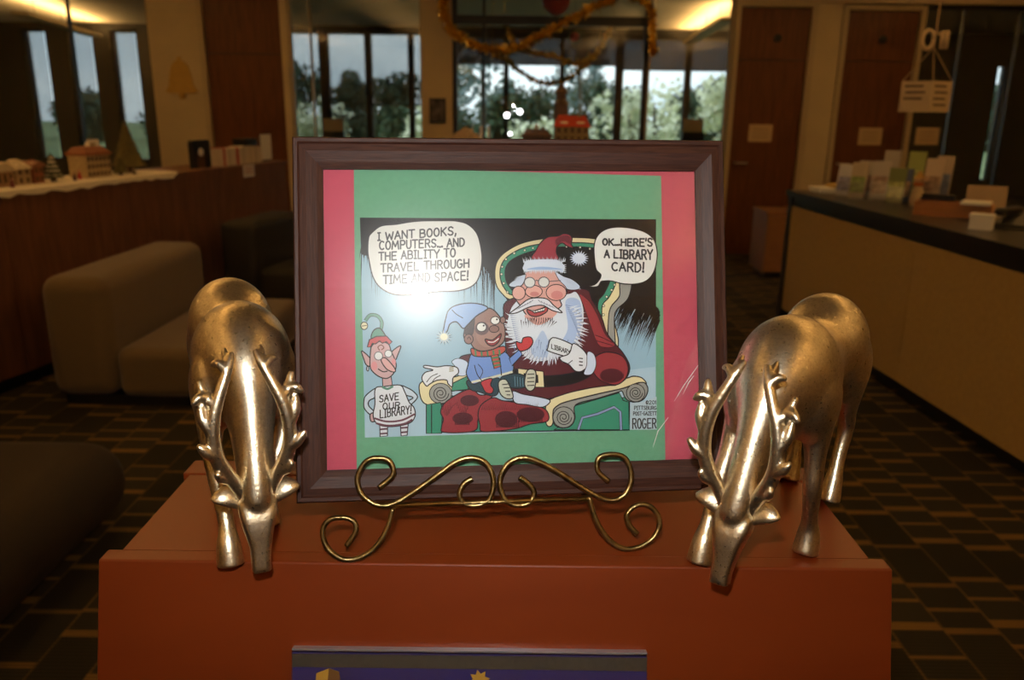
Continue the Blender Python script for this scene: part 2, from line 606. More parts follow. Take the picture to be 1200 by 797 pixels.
door(1, -3.215, -2.42, 2.68, 'reddish brown wooden door beside the bell decoration')
d2 = door(2, 2.30, 3.03, 2.56, 'reddish brown wooden door with a dark round viewer')
d3 = door(3, 3.40, 4.14, 2.54, 'reddish brown wooden door beside the dark glazed room')
for d, x in ((d2, 0.04), (d3, 0.02)):
    o = MB().lathe([(0.001, 0), (0.04, 0.0), (0.04, 0.015), (0.03, 0.02)], 16).build('round_viewer', M['blackm'], d, True)
    o.location = (x, 0.03, 2.26)
    o.rotation_euler = (PI/2, 0, 0)
struct('trim_1', MB().box(2.24, 6.2, YB-0.03, YB, 2.60, 2.645), M['trim'], 'tan moulding running above the doors')
struct('trim_2', MB().box(-2.415, -2.345, YB-0.03, YB2+0.02, 0, 2.78), M['cream'], 'cream post between the wooden door and the glass')
struct('baseboard_back', MB().box(2.9, 3.36, YB-0.012, YB, 0, 0.1).box(-3.8, -3.26, YB-0.012, YB, 0, 0.1).box(-0.97, -0.66, YB-0.012, YB, 0, 0.1), M['blackm'], 'black baseboard')

def glazed(n, x0, x1, z1, label, bars=(), frame=M['trim'], fw_=0.03, rails=()):
    g = thing('window_%d' % n, label, None, ((x0+x1)/2, (YB+YB2)/2, 0), kind='structure')
    w = (x1-x0)/2
    cx = (x0+x1)/2
    f = MB()
    f.box(-w, -w+fw_, -0.04, 0.04, 0, z1).box(w-fw_, w, -0.04, 0.04, 0, z1).box(-w+fw_, w-fw_, -0.04, 0.04, 0, 0.06).box(-w+fw_, w-fw_, -0.04, 0.04, z1-0.04, z1)
    f.build('window_frame', frame, g)
    for b, bw in bars:
        MB().box(b-cx-bw/2, b-cx+bw/2, -0.035, 0.035, 0.06, z1-0.04).build('mullion', frame, g)
    for z, rh in rails:
        MB().box(-w+fw_, w-fw_, -0.034, 0.034, z, z+rh).build('transom', frame, g)
    edges = [-w+fw_] + [b-cx for b, bw in bars] + [w-fw_]
    for i in range(len(edges)-1):
        MB().box(edges[i], edges[i+1], -0.004, 0.004, 0.06, z1-0.04).build('pane', M['glass'], g)
    return g

glazed(1, -6.2, -3.79, 2.78, 'tall glass partition of the reading room behind the toy village', [(-4.62, 0.012)], M['blackm'], 0.02)
glazed(2, -2.345, -0.976, 2.78, 'glass partition between the wooden door and the cream column', [(-2.13, 0.012)], M['trim'], 0.015)
glazed(3, -0.656, 1.385, 2.70, 'black framed glass entrance hung with gold garland', [(-0.33, 0.03)], M['blackm'], 0.05, [(2.36, 0.09)])
glazed(4, 1.385, 2.24, 2.70, 'narrow glass partition beside the black framed entrance', [], M['trim'], 0.02)
glazed(5, 4.2, 6.2, 2.60, 'dark glass partition behind the service desk', [(4.62, 0.02), (5.2, 0.015)], M['blackm'], 0.03)

# outer facade with window openings
FY, FY2 = 16.0, 16.2
OPEN = [(-9.23, -8.83, .5, 2.87), (-8.39, -7.96, .5, 2.87), (-7.58, -7.13, .5, 2.87),
        (-4.75, -3.71, .3, 2.89), (-3.55, -2.84, .3, 2.89), (-2.74, -2.02, .3, 2.89), (-1.94, -1.30, .3, 2.89),
        (-1.16, -0.20, .1, 2.85), (-0.14, 0.86, .1, 2.85), (0.92, 1.92, .1, 2.85),
        (2.04, 3.24, .3, 2.85), (3.33, 4.35, .3, 2.85), (9.12, 9.28, .3, 2.45)]
fa = MB()
prev = -11.2
for (x0, x1, z0, z1) in OPEN:
    fa.box(prev, x0, FY, FY2, 0, 3.0)
    fa.box(x0, x1, FY, FY2, 0, z0)
    fa.box(x0, x1, FY, FY2, z1, 3.0)
    prev = x1
fa.box(prev, 11.2, FY, FY2, 0, 3.0)
struct('wall_facade', fa, M['darkpil'], 'dark outer wall pierced by tall windows')
SH = shade_mat('mesh_shade', (0.05, 0.05, 0.045), 0.57)
SH2 = shade_mat('dense_shade', (0.10, 0.09, 0.075), 0.15)
for i, (x0, x1, z0, z1) in enumerate(OPEN):
    g = thing('window_%d' % (6+i), 'tall outer window looking onto trees', None, ((x0+x1)/2, FY+0.1, 0), kind='structure')
    w = (x1-x0)/2
    MB().box(-w, -w+.02, -.03, .03, z0, z1).box(w-.02, w, -.03, .03, z0, z1).box(-w+.02, w-.02, -.03, .03, z0, z0+.03).box(-w+.02, w-.02, -.03, .03, z1-.03, z1).build('window_frame', M['blackm'], g)
    MB().box(-w+.02, w-.02, -.003, .003, z0+.03, z1-.03).build('pane', M['wglass'], g)
    zb = None
    if i < 3: zb, sm = z0+.02, SH
    elif i in (3, 4): zb, sm = z0+.02, SH
    elif i in (5, 6): zb, sm = 1.60, SH
    elif i in (7, 8, 9): zb, sm = 2.36, SH2
    elif i in (10, 11): zb, sm = 2.29, SH2
    if zb:
        s = thing('roller_shade', ('grey mesh roller shade drawn over a tall outer window' if sm is SH else 'dark roller shade half drawn over a bright outer window'), 'shade', ((x0+x1)/2, FY-0.06, 0), group=('mesh roller shades' if sm is SH else 'dark roller shades'))
        MB().box(-w-.02, w+.02, -.002, .002, zb, z1+.02).build('fabric', sm, s)
        MB().tube([(-w-.02, .0, z1+.03), (w+.02, .0, z1+.03)], .025, 10).build('roller', M['blackm'], s, True)
        MB().box(-w-.02, w+.02, -.008, .008, zb-.02, zb).build('hem_bar', M['blackm'], s)

# ---------------- lamps: linear pendants
def pendant(label, a, b, z, strength, group=None, w=0.11, off=''):
    a, b = Vector(a), Vector(b)
    d = (b-a)
    L_ = d.length
    t = thing('linear_pendant_light'+off, label, 'lamp', (a.x, a.y, z), math.atan2(-d.x, d.y), group)
    MB().add([(-w, 0, .05), (w, 0, .05), (w, L_, .05), (-w, L_, .05), (-w, 0, 0), (w, 0, 0), (w, L_, 0), (-w, L_, 0)],
             [(4, 5, 6, 7), (0, 1, 5, 4), (1, 2, 6, 5), (2, 3, 7, 6), (3, 0, 4, 7)]).build('housing', M['trim'], t)
    e = mat('lamp_tube_%g' % strength, (0.8, 0.8, 0.8), 0.5, emit=LAMP if strength else None, estr=strength)
    MB().box(-w*.75, w*.75, .03, L_-.03, .035, .052).build('light_tube'+off, e, t)
    k = max(2, int(L_/1.8)+1)
    for i in range(k):
        y = L_*(i+.5)/k
        MB().tube([(0, y, .05), (0, y, 3.0-z)], .004, 6).build('hanger_rod', M['blackm'], t)
    return t

for x in (-4.3, -1.9, 1.9, 4.3):
    for (y0, y1) in ((-3.0, 0.4), (1.0, 4.4), (4.8, 7.8)):
        pendant('long warm uplight beam hung over the carpet', (x, y0), (x, y1), 2.55, ROOM_LAMP, 'uplight beams over the main hall', off='_offscreen')
pendant('warm uplight beam hung in the reading room beside the bell wall', (-7.0, 12.1), (-7.75, 15.75), 2.73, BACK_LAMP*1.3)
pendant('unlit beam fixture hung in the reading room by its outer windows', (-8.9, 12.6), (-9.7, 15.75), 2.73, 0)
pendant('warm uplight beam hung behind the narrow glass partition', (2.93, 11.9), (3.2, 15.75), 2.74, BACK_LAMP*1.2)

# ================================================================== DISPLAY CABINET
CX, ZT = -0.0122, 1.115
cab = thing('display_cabinet', 'red-orange lacquered wooden cabinet carrying the framed cartoon', 'cabinet', (CX, 0.73, 0))
sl = math.tan(P)
def slant(y, z):      # front board leans outward towards its foot
    return y-(ZT-z)*sl-0.73
fp = MB()
hw = 0.351
fp.hexa([(-hw, slant(.627, .0), 0), (hw, slant(.627, .0), 0), (hw, slant(.644, .0), 0), (-hw, slant(.644, .0), 0)],
        [(-hw, slant(.627, ZT), ZT), (hw, slant(.627, ZT), ZT), (hw, slant(.645, ZT), ZT), (-hw, slant(.645, ZT), ZT)])
o = fp.build('front_panel', M['orange'], cab)
bv = o.modifiers.new('bevel', 'BEVEL'); bv.width = 0.0018; bv.segments = 3
hi = 0.3375
o = MB().box(-hi, hi, .645-.73, .800-.73, ZT-.025, ZT-.0004).build('top_board', M['orange'], cab)
o = MB().box(-.3465, .3465, .803-.73, .838-.73, 0, ZT).build('back_panel', M['orange'], cab)
bv = o.modifiers.new('bevel', 'BEVEL'); bv.width = 0.0018; bv.segments = 3
for s in (-1, 1):
    a, b = sorted((s*(hi-.02), s*hi))
    MB().hexa([(a, slant(.645, 0.0), 0), (b, slant(.645, 0.0), 0), (b, .073, 0), (a, .073, 0)],
              [(a, slant(.645, ZT-.026), ZT-.026), (b, slant(.645, ZT-.026), ZT-.026), (b, .073, ZT-.026), (a, .073, ZT-.026)]).build('side_panel', M['orange'], cab)

# sign holder on the slanted front
sh = thing('acrylic_sign_holder', 'clear acrylic sign holder with a purple poster on the cabinet front', 'sign holder', (0, .627, ZT))
sh.rotation_euler = (-P, 0, 0)
SX0, SX1 = -0.189, 0.1215
poster = MB().box(SX0, SX1, -.0045, -.0018, -.31, -.078).build('poster', mat('purple_poster', (0.045, 0.028, 0.16), 0.5, noise=0.1, nscale=30), sh)
MB().box(SX0, SX1, -.0018, -.0003, -.315, -.074).build('back_sheet', M['acrylic'], sh)
MB().box(SX0, SX1, -.0075, -.0058, -.315, -.074).build('front_sheet', M['acrylic'], sh)
MB().box(SX0, SX1, -.0075, -.0003, -.0752, -.0735).build('top_edge', mat('polished_acrylic_edge', (0.55, 0.55, 0.62), 0.12, 0.6), sh)
MB().box(SX0, SX1, -.0052, -.0046, -.0905, -.079).build('brown_band', mat('brown_band', (0.075, 0.058, 0.04), 0.6, noise=0.2, nscale=300), poster)
gold = mat('poster_gold', (0.72, 0.38, 0.045), 0.6)
st = []
for k in range(16):
    a = PI*2*k/16+.2
    r = .0095 if k % 2 == 0 else .0058
    st.append((-.0250+r*math.cos(a), -.1005+r*math.sin(a)))
MB().prism(st, -.0052, -.0046).build('star', gold, poster)
MB().prism([(-.170, -.13), (-.168, -.096), (-.157, -.0915), (-.148, -.0945), (-.146, -.108), (-.150, -.13)], -.0052, -.0046).build('orange_shape', gold, poster)
MB().prism([(-.157, -.0915), (-.148, -.0945), (-.146, -.106), (-.158, -.103)], -.0057, -.0053).build('brown_shape', mat('poster_brown', (0.25, 0.10, 0.02), 0.6), poster)

# ================================================================== PICTURE FRAME
FC = Vector((.0027, .7189, 1.3173))
FU = Vector((.9949, .1005, -.0003)).normalized()
FN = Vector((.09627, -.95211, .29003)).normalized()
FV = FN.cross(FU).normalized()
FRM = Matrix(((FU.x, -FN.x, FV.x, FC.x), (FU.y, -FN.y, FV.y, FC.y), (FU.z, -FN.z, FV.z, FC.z), (0, 0, 0, 1)))
frame = thing('picture_frame', 'dark walnut picture frame holding a cartoon on pink and green paper', 'picture frame')
frame.matrix_world = FRM
OW, OH, IW, IH = .1985, .1635, .1725, .1357
# moulding profile: (distance from the outer edge, y)  front is -y
prof = [(0, .012), (0, -.008), (.0015, -.0105), (.0045, -.0105), (.006, -.0088), (.012, -.0098), (.021, -.0062), (.0262, -.0035), (.0262, -.001), (.0215, -.001), (.0215, .012)]
def rail(ax):
    mb = MB()
    if ax in 'tb':
        s = 1 if ax == 't' else -1
        k = (OH-IH)/.0262
        A = [(-OW+d*(OW-IW)/.0262, y, s*(OH-d*k)) for d, y in prof]
        B = [(OW-d*(OW-IW)/.0262, y, s*(OH-d*k)) for d, y in prof]
    else:
        s = 1 if ax == 'r' else -1
        k = (OH-IH)/.0262
        A = [(s*(OW-d*(OW-IW)/.0262), y, -OH+d*k) for d, y in prof]
        B = [(s*(OW-d*(OW-IW)/.0262), y, OH-d*k) for d, y in prof]
    n = len(prof)
    mb.add(A+B, [tuple(range(n)), tuple(range(2*n-1, n-1, -1))]+[(i, (i+1) % n, n+(i+1) % n, n+i) for i in range(n)])
    mb.build('frame_rail', M['walnut'] if ax in 'tb' else M['walnutz'], frame)
for ax in 'tblr':
    rail(ax)
MB().box(-.177, .177, .0045, .0115, -.141, .141).build('backing_board', mat('backing_board', (0.25, 0.18, 0.1), 0.8), frame)
MB().box(-.1765, .1765, .0015, .0025, -.1405, .1405).build('pink_paper', M['pink'], frame)
glass_o = MB().box(-.1765, .1765, -.0032, -.0022, -.1405, .1405).build('glass', M['picglass'], frame)

# homography: photo pixel -> (u, v) on the picture plane
HM = [0.0007509266, -1.256345e-05, -0.4487262, -9.263257e-06, -0.000747544, 0.2834215, -9.78322e-05, 1.715914e-05]
def hom(h, x, y):
    w = h[6]*x+h[7]*y+1
    return ((h[0]*x+h[1]*y+h[2])/w, (h[3]*x+h[4]*y+h[5])/w)
def px(x, y):
    return hom(HM, x, y)
gq = [px(414.5, 196), (px(775, 206)), (px(780, 541)), (px(418, 553))]
gp = MB()
gp.hexa([(u, .0006, v) for u, v in gq], [(u, .0012, v) for u, v in gq])
gp.build('green_paper', M['green'], frame)

# ---- cartoon, drawn as flat printed shapes
CROP = {'p': (1, 0, 0), '1': (5.694, 600, 260), '2': (6.643, 640, 400), '3': (4.556, 490, 340), '4': (4.981, 415, 355), '5': (7.5, 420, 250), 'A': (3.984, 410, 330), 'B': (3.986, 580, 330)}
LAYER = [0]
INK = (30, 30, 40)
class Art:
    def __init__(self, crop='p'):
        self.v, self.f, self.c = [], [], []
        self.crop = crop
    def conv(self, pts, crop=None):
        s, ox, oy = CROP[crop or self.crop]
        return [Vector((x/s+ox, y/s+oy)) for x, y in pts]
    def _emit(self, pts, tris, col):
        y = .0004-LAYER[0]*7e-6
        b = len(self.v)
        for p in pts:
            u, v = px(p.x, p.y)
            self.v.append((u, y, v))
        for t in tris:
            self.f.append(tuple(b+i for i in t))
            self.c.append(lin(col))
    def fill(self, pts, col, crop=None, smooth=True, ow=1.3, oc=INK):
        q = self.conv(pts, crop)
        if smooth:
            q = catmull(q, True, 5)
        tris = tessellate_polygon([[Vector((p.x, p.y, 0)) for p in q]])
        LAYER[0] += 1
        self._emit(q, tris, col)
        if ow:
            self._ribbon(q, ow, oc, True)
        return self
    def _ribbon(self, q, w, col, closed):
        LAYER[0] += 1
        n = len(q)
        vs, tr = [], []
        for i in range(n):
            a = q[(i-1) % n] if closed else q[max(i-1, 0)]
            b = q[(i+1) % n] if closed else q[min(i+1, n-1)]
            t = (b-a)
            if t.length < 1e-6: t = Vector((1, 0))
            t.normalize()
            nn = Vector((-t.y, t.x))*w/2
            vs += [q[i]+nn, q[i]-nn]
        for i in range(n if closed else n-1):
            j = (i+1) % n
            tr += [(2*i, 2*i+1, 2*j+1), (2*i, 2*j+1, 2*j)]
        self._emit(vs, tr, col)
    def stroke(self, pts, w=1.0, col=INK, crop=None, closed=False, smooth=True):
        q = self.conv(pts, crop)
        if smooth and len(q) > 2:
            q = catmull(q, closed, 5)
        self._ribbon(q, w, col, closed)
        return self
    def ell(self, c, rx, ry, col, crop=None, ow=1.0, oc=INK):
        pts = [(c[0]+rx*math.cos(2*PI*i/20), c[1]+ry*math.sin(2*PI*i/20)) for i in range(20)]
        return self.fill(pts, col, crop, False, ow, oc)
    def segs(self, pts, w, col, crop=None):
        q = self.conv(pts, crop)
        LAYER[0] += 1
        for a, b in zip(q[:-1], q[1:]):
            t = b-a
            if t.length < 1e-6: continue
            t.normalize()
            nn = Vector((-t.y, t.x))*w/2
            e = t*w*.38
            self._emit([a-e+nn*.8, a-e-nn*.8, b+e-nn*.8, b+e+nn*.8, a+nn, a-nn, b-nn, b+nn], [(0, 1, 5), (0, 5, 4), (4, 5, 6), (4, 6, 7), (7, 6, 2), (7, 2, 3)], col)
        return self
    def spiral(self, c, r, turns, crop=None, w=1.0, col=INK):
        n = int(turns*14)
        pts = [(c[0]+r*(1-i/n*.85)*math.cos(2*PI*turns*i/n), c[1]+r*(1-i/n*.85)*math.sin(2*PI*turns*i/n)) for i in range(n+1)]
        return self.stroke(pts, w, col, crop, False, False)
    def hatch(self, lines, w=0.7, col=INK, crop=None):
        LAYER[0] += 1
        for a, b in lines:
            q = self.conv([a, b], crop)
            t = (q[1]-q[0]).normalized()
            nn = Vector((-t.y, t.x))*w/2
            self._emit([q[0]+nn, q[0]-nn, q[1]], [(0, 1, 2)], col)
        return self
    def text(self, s, x0, x1, t0, b0, t1, b1, w, col=INK, crop=None):
        """hand lettering stretched between two sloping guide lines"""
        adv = []
        for ch in s:
            adv.append({' ': .5, '.': .32, ',': .4, "'": .3, '!': .4, 'I': .55, 'W': 1.25, 'M': 1.25, '-': .6, '1': .5}.get(ch, .95))
        tot = sum(adv)
        rnd = random.Random(hash(len(s))+len(s))
        LAYER[0] += 2
        keep = LAYER[0]
        pos = 0
        for ch, a in zip(s, adv):
            for poly in GLYPH.get(ch, []):
                pts = []
                for gx, gy in poly:
                    f = (pos+a*(.10+.80*gx))/tot
                    top, bot = t0+(t1-t0)*f, b0+(b1-b0)*f
                    pts.append((x0+(x1-x0)*f, bot+(top-bot)*gy+(bot-top)*.03*math.sin(pos*7)))
                LAYER[0] = keep
                self.segs(pts, w, col, crop)
            pos += a
        LAYER[0] = keep+1
        return self
    def build(self, name, parent):
        me = bpy.data.meshes.new(name)
        me.from_pydata(self.v, [], self.f)
        at = me.color_attributes.new('ink', 'FLOAT_COLOR', 'CORNER')
        k = 0
        for p, c in zip(me.polygons, self.c):
            for _ in p.loop_indices:
                at.data[k].color = (*c, 1)
                k += 1
        me.materials.append(M['ink'])
        return link(name, me, parent)

def arc(cx, cy, rx, ry, a0, a1, n=8):
    return [(cx+rx*math.cos(math.radians(a0+(a1-a0)*i/n)), cy+ry*math.sin(math.radians(a0+(a1-a0)*i/n))) for i in range(n+1)]
O_ = arc(.5, .5, .45, .5, 0, 360, 14)
GLYPH = {
 'A': [[(0, 0), (.5, 1), (1, 0)], [(.2, .38), (.8, .38)]],
 'B': [[(.08, 0), (.08, 1), (.6, 1), (.85, .88), (.85, .64), (.6, .53), (.08, .53)], [(.6, .53), (.95, .4), (.95, .14), (.65, 0), (.08, 0)]],
 'C': [arc(.55, .5, .5, .5, 50, 310, 12)],
 'D': [[(.08, 0), (.08, 1), (.5, 1), (.85, .8), (.95, .5), (.85, .2), (.5, 0), (.08, 0)]],
 'E': [[(.95, 1), (.1, 1), (.1, 0), (.95, 0)], [(.1, .53), (.8, .53)]],
 'G': [arc(.5, .5, .48, .5, 50, 330, 12)+[(.95, .45), (.55, .45)]],
 'H': [[(.06, 0), (.06, 1)], [(.94, 0), (.94, 1)], [(.06, .52), (.94, .52)]],
 'I': [[(.5, 0), (.5, 1)], [(.1, 1), (.9, 1)], [(.1, 0), (.9, 0)]],
 'i': [[(.5, 0), (.5, 1)]],
 'K': [[(.08, 0), (.08, 1)], [(.95, 1), (.1, .45)], [(.3, .58), (.95, 0)]],
 'L': [[(.1, 1), (.1, 0), (.9, 0)]],
 'M': [[(0, 0), (.12, 1), (.5, .3), (.88, 1), (1, 0)]],
 'N': [[(.06, 0), (.06, 1), (.94, 0), (.94, 1)]],
 'O': [O_],
 'P': [[(.1, 0), (.1, 1), (.7, 1), (.95, .85), (.95, .62), (.7, .48), (.1, .48)]],
 'R': [[(.1, 0), (.1, 1), (.65, 1), (.9, .86), (.9, .64), (.65, .5), (.1, .5)], [(.5, .5), (.98, 0)]],
 'S': [[(.9, .85), (.6, 1), (.25, .95), (.1, .75), (.25, .57), (.7, .45), (.92, .25), (.75, .04), (.35, 0), (.05, .15)]],
 'T': [[(0, 1), (1, 1)], [(.5, 1), (.5, 0)]],
 'U': [[(.08, 1), (.08, .25), (.3, 0), (.7, 0), (.92, .25), (.92, 1)]],
 'V': [[(0, 1), (.5, 0), (1, 1)]],
 'W': [[(0, 1), (.22, 0), (.5, .75), (.78, 0), (1, 1)]],
 'Y': [[(0, 1), (.5, .5), (1, 1)], [(.5, .5), (.5, 0)]],
 'Z': [[(.05, 1), (.95, 1), (.05, 0), (.95, 0)]],
 '.': [[(.3, 0), (.3, .1), (.6, .1), (.6, 0)]],
 ',': [[(.5, .15), (.5, .02), (.2, -.2)]],
 "'": [[(.6, 1.05), (.4, .72)]],
 '!': [[(.6, 1.05), (.45, .32)], [(.3, 0), (.3, .1), (.55, .1), (.55, 0)]],
 '-': [[(.1, .5), (.9, .5)]],
 '©': [O_, arc(.5, .5, .22, .26, 45, 315, 8)],
 '0': [O_], '1': [[(.2, .8), (.5, 1), (.5, 0)]], '2': [[(.05, .8), (.3, 1), (.75, .98), (.9, .72), (.05, 0), (.95, 0)]],
}
for ch in 'Ii':
    pass

# sheet: light blue ground with the dark upper part
A = Art()
A.fill([(421.7, 255), (769, 257), (768.7, 503), (427.6, 513)], (158, 192, 210), smooth=False, ow=0)
A.fill([(428, 470), (600, 450), (768, 430), (768.7, 503), (427.6, 513)], (178, 205, 220), smooth=False, ow=0)
A.fill([(421.7, 255), (769, 257), (769, 372), (752, 366), (735, 358), (722, 352), (600, 362), (592, 348), (574, 322), (560, 304), (540, 300), (430, 300), (423, 298)], (24, 25, 30), smooth=False, ow=0)
hl = []
rr = random.Random(3)
for i in range(60):
    x = 724+rr.random()*44
    y = 352+(x-724)*.35+rr.random()*8
    hl.append(((x+4, y-8), (x-10, y+18+rr.random()*14)))
for i in range(260):
    x = 423+rr.random()*158
    y = 297+max(0, (x-540))*.8
    hl.append(((x, y-6), (x-3+rr.random()*6, y+6+rr.random()**2*52)))
for i in range(120):
    x = 724+rr.random()*44
    y = 352+(x-724)*.35+rr.random()*20
    hl.append(((x+6, y-8), (x-8, y+12+rr.random()*22)))
A.hatch(hl, 1.3, (24, 27, 34))
cartoon = A.build('cartoon_print', frame)

# armchair
A = Art()
CREAM, GREY, CG = (232, 218, 172), (158, 158, 152), (62, 148, 120)
A.fill([(604, 360), (592, 348), (582, 335), (580, 318), (584, 304), (596, 293), (615, 284), (645, 279), (690, 279), (720, 286), (738, 300), (740, 334), (735, 350), (723, 363), (720, 375), (721, 412), (660, 416), (600, 412)], CREAM)
A.fill([(727, 330), (740, 330), (736, 350), (723, 363), (720, 376), (721, 412), (713, 412), (713, 376), (716, 360), (726, 347)], GREY)
A.fill([(606, 352), (596, 344), (588, 332), (586, 318), (590, 306), (600, 297), (618, 289), (646, 285), (690, 285), (714, 291), (724, 302), (722, 330), (714, 348), (706, 358), (705, 378), (700, 400), (650, 408), (610, 400)], CG)
A.fill([(612, 352), (602, 342), (594, 331), (592, 318), (596, 308), (606, 301), (622, 295), (648, 290), (690, 290), (708, 296), (717, 306), (715, 328), (708, 344), (701, 354), (700, 378), (690, 400), (650, 405), (612, 400)], (24, 26, 30))
for c in ((685, 420), (665, 455), (632, 500), (612, 560), (610, 620), (455, 170), (520, 180), (365, 165), (140, 175), (85, 190), (15, 210), (-40, 250), (-65, 300), (-70, 350), (-55, 410), (-30, 470)):
    A.ell(c, 8, 8, (225, 225, 200), '1', .6)
A.fill([(500, 507), (500, 470), (520, 462), (560, 470), (640, 470), (700, 470), (738, 465), (738, 504)], CG, smooth=False)
A.fill([(5, 520), (20, 490), (60, 480), (190, 465), (262, 448), (268, 530), (180, 540), (170, 590), (120, 612), (60, 615), (20, 590)], CREAM, '3')
A.fill([(180, 500), (262, 460), (266, 530), (180, 540)], CG, '3', False)
A.ell((120, 552), 60, 54, GREY, '3')
A.spiral((120, 552), 44, 2.4, '3')
A.fill([(44, 612), (120, 600), (130, 640), (125, 765), (44, 766)], CG, '3', False)
A.stroke([(72, 612), (72, 765)], 1.2, INK, '3')
A.fill([(160, 520), (570, 400), (600, 460), (645, 475), (645, 690), (60, 690), (120, 660), (200, 650), (225, 600)], CG, '2', False)
A.stroke([(250, 688), (282, 596), (400, 566), (530, 512), (578, 550), (584, 690)], 3.6, INK, '2', False, False)
A.stroke([(250, 688), (282, 596), (400, 566), (530, 512), (578, 550), (584, 690)], 2.4, (150, 160, 205), '2', False, False)
A.fill([(0, 640), (40, 660), (60, 600), (55, 540), (90, 500), (160, 470), (400, 410), (600, 365), (720, 322), (780, 330), (745, 285), (680, 272), (620, 290), (400, 350), (180, 400), (60, 440), (0, 490)], CREAM, '2')
A.fill([(55, 545), (90, 502), (160, 472), (400, 412), (600, 367), (740, 320), (785, 345), (790, 395), (760, 450), (700, 475), (640, 462), (610, 430), (590, 388), (560, 396), (400, 445), (230, 495), (225, 600), (190, 660), (120, 675), (60, 640)], GREY, '2')
A.ell((137, 592), 84, 82, GREY, '2')
A.spiral((137, 592), 62, 2.5, '2')
A.ell((697, 402), 72, 70, GREY, '2')
A.spiral((697, 402), 54, 2.5, '2')
A.build('drawn_armchair', cartoon)

# bearded man in the red suit
A = Art()
MAR, RED, SKIN, FUR, GLV = (92, 36, 46), (158, 58, 66), (220, 168, 158), (206, 218, 236), (226, 228, 232)
A.fill([(220, 365), (290, 340), (330, 330), (330, 440), (262, 455)], MAR, '3')
A.fill([(680, 338), (694, 352), (705, 372), (711, 390), (720, 402), (731, 415), (738, 430), (734, 443), (723, 451), (712, 452), (690, 455), (668, 460), (640, 468), (612, 468), (600, 460), (596, 430), (592, 400), (590, 370), (600, 350)], MAR)
A.fill([(395, 60), (440, 92), (480, 160), (515, 245), (560, 295), (520, 310), (480, 290), (445, 200), (420, 130)], RED, 'B', True, .6)
for k in range(3):
    A.stroke([(468, 250+k*25), (500, 262+k*22), (550, 285+k*14)], 1.1, (90, 30, 40), 'B')
A.fill([(465, 355), (520, 330), (590, 345), (622, 395), (612, 448), (570, 482), (510, 470), (470, 440), (452, 395)], RED, 'B')
A.ell((545, 440), 55, 34, MAR, 'B', 0)
A.hatch([((500+i*9, 470-abs(i-5)*3), (505+i*9, 405)) for i in range(12)], 1.1, (60, 22, 32), 'B')
A.fill([(120, 650), (145, 600), (230, 545), (290, 530), (330, 560), (400, 560), (345, 620), (320, 690), (300, 752), (140, 760), (125, 730), (135, 690)], RED, '3')
A.fill([(320, 660), (340, 610), (400, 575), (450, 590), (520, 600), (640, 620), (690, 650), (690, 700), (600, 715), (530, 738), (430, 752), (340, 755), (330, 720)], RED, '3')
A.ell((238, 685), 55, 32, MAR, '3', 0)
A.ell((470, 690), 60, 45, MAR, '3', 0)
A.ell((600, 665), 75, 40, (84, 32, 44), '3', 0)
A.ell((275, 590), 50, 30, (84, 32, 44), '3', 0)
A.hatch([((200+i*8, 720), (195+i*8, 660)) for i in range(10)]+[((420+i*9, 735), (418+i*9, 650)) for i in range(14)]+[((540+i*10, 705), (545+i*10, 630)) for i in range(13)], 1.2, (62, 24, 34), '3')
A.fill([(505, 540), (560, 556), (640, 570), (705, 590), (665, 625), (580, 612), (515, 600)], FUR, '3')
A.fill([(80, 408), (200, 440), (350, 430), (440, 398), (445, 440), (350, 480), (200, 492), (90, 475)], (22, 22, 28), 'B')
A.fill([(108, 406), (226, 420), (230, 494), (112, 492)], CREAM, 'B', False)
A.fill([(135, 430), (200, 438), (202, 472), (137, 470)], (30, 30, 34), 'B', False)
A.fill([(60, 180), (85, 110), (150, 70), (330, 60), (380, 50), (412, 120), (412, 200), (392, 270), (350, 330), (300, 352), (230, 372), (170, 368), (130, 340), (90, 280), (58, 240)], (222, 228, 236), 'B', True, .5)
A.fill([(330, 90), (395, 90), (405, 200), (380, 280), (330, 330), (300, 300), (340, 220)], (176, 196, 228), 'B', True, 0)
A.fill([(200, 260), (225, 230), (250, 290), (240, 360), (190, 360), (170, 320)], (184, 202, 228), 'B', True, 0)
hl = []
for i in range(26):
    a = math.radians(-35+i*9)
    c = (235, 215)
    hl.append(((c[0]+165*math.cos(a), c[1]+150*math.sin(a)), (c[0]+205*math.cos(a+.05), c[1]+180*math.sin(a+.05))))
for i in range(34):
    a = math.radians(-40+i*7.2)
    hl.append(((235+150*math.cos(a), 215+140*math.sin(a)), (235+(196+14*math.sin(i*2.3))*math.cos(a+.08), 215+(172+12*math.cos(i*1.9))*math.sin(a+.08))))
A.hatch(hl, 3.0, (222, 228, 236), 'B')
hl = []
for i in range(40):
    a = math.radians(-30+i*5.4)
    c = (235, 215)
    hl.append(((c[0]+180*math.cos(a), c[1]+165*math.sin(a)), (c[0]+145*math.cos(a-.03), c[1]+130*math.sin(a-.03))))
A.hatch(hl, .8, (50, 55, 75), 'B')
A.hatch([((90+i*9, 300+30*math.sin(i*1.3)), (96+i*8, 345+22*math.sin(i*.9))) for i in range(30)]+[((330+i*4, 110+i*9), (372+i*2, 118+i*10)) for i in range(18)]+[((70+i*2, 150+i*9), (100+i*2, 150+i*10)) for i in range(14)], .9, (120, 138, 176), 'B')
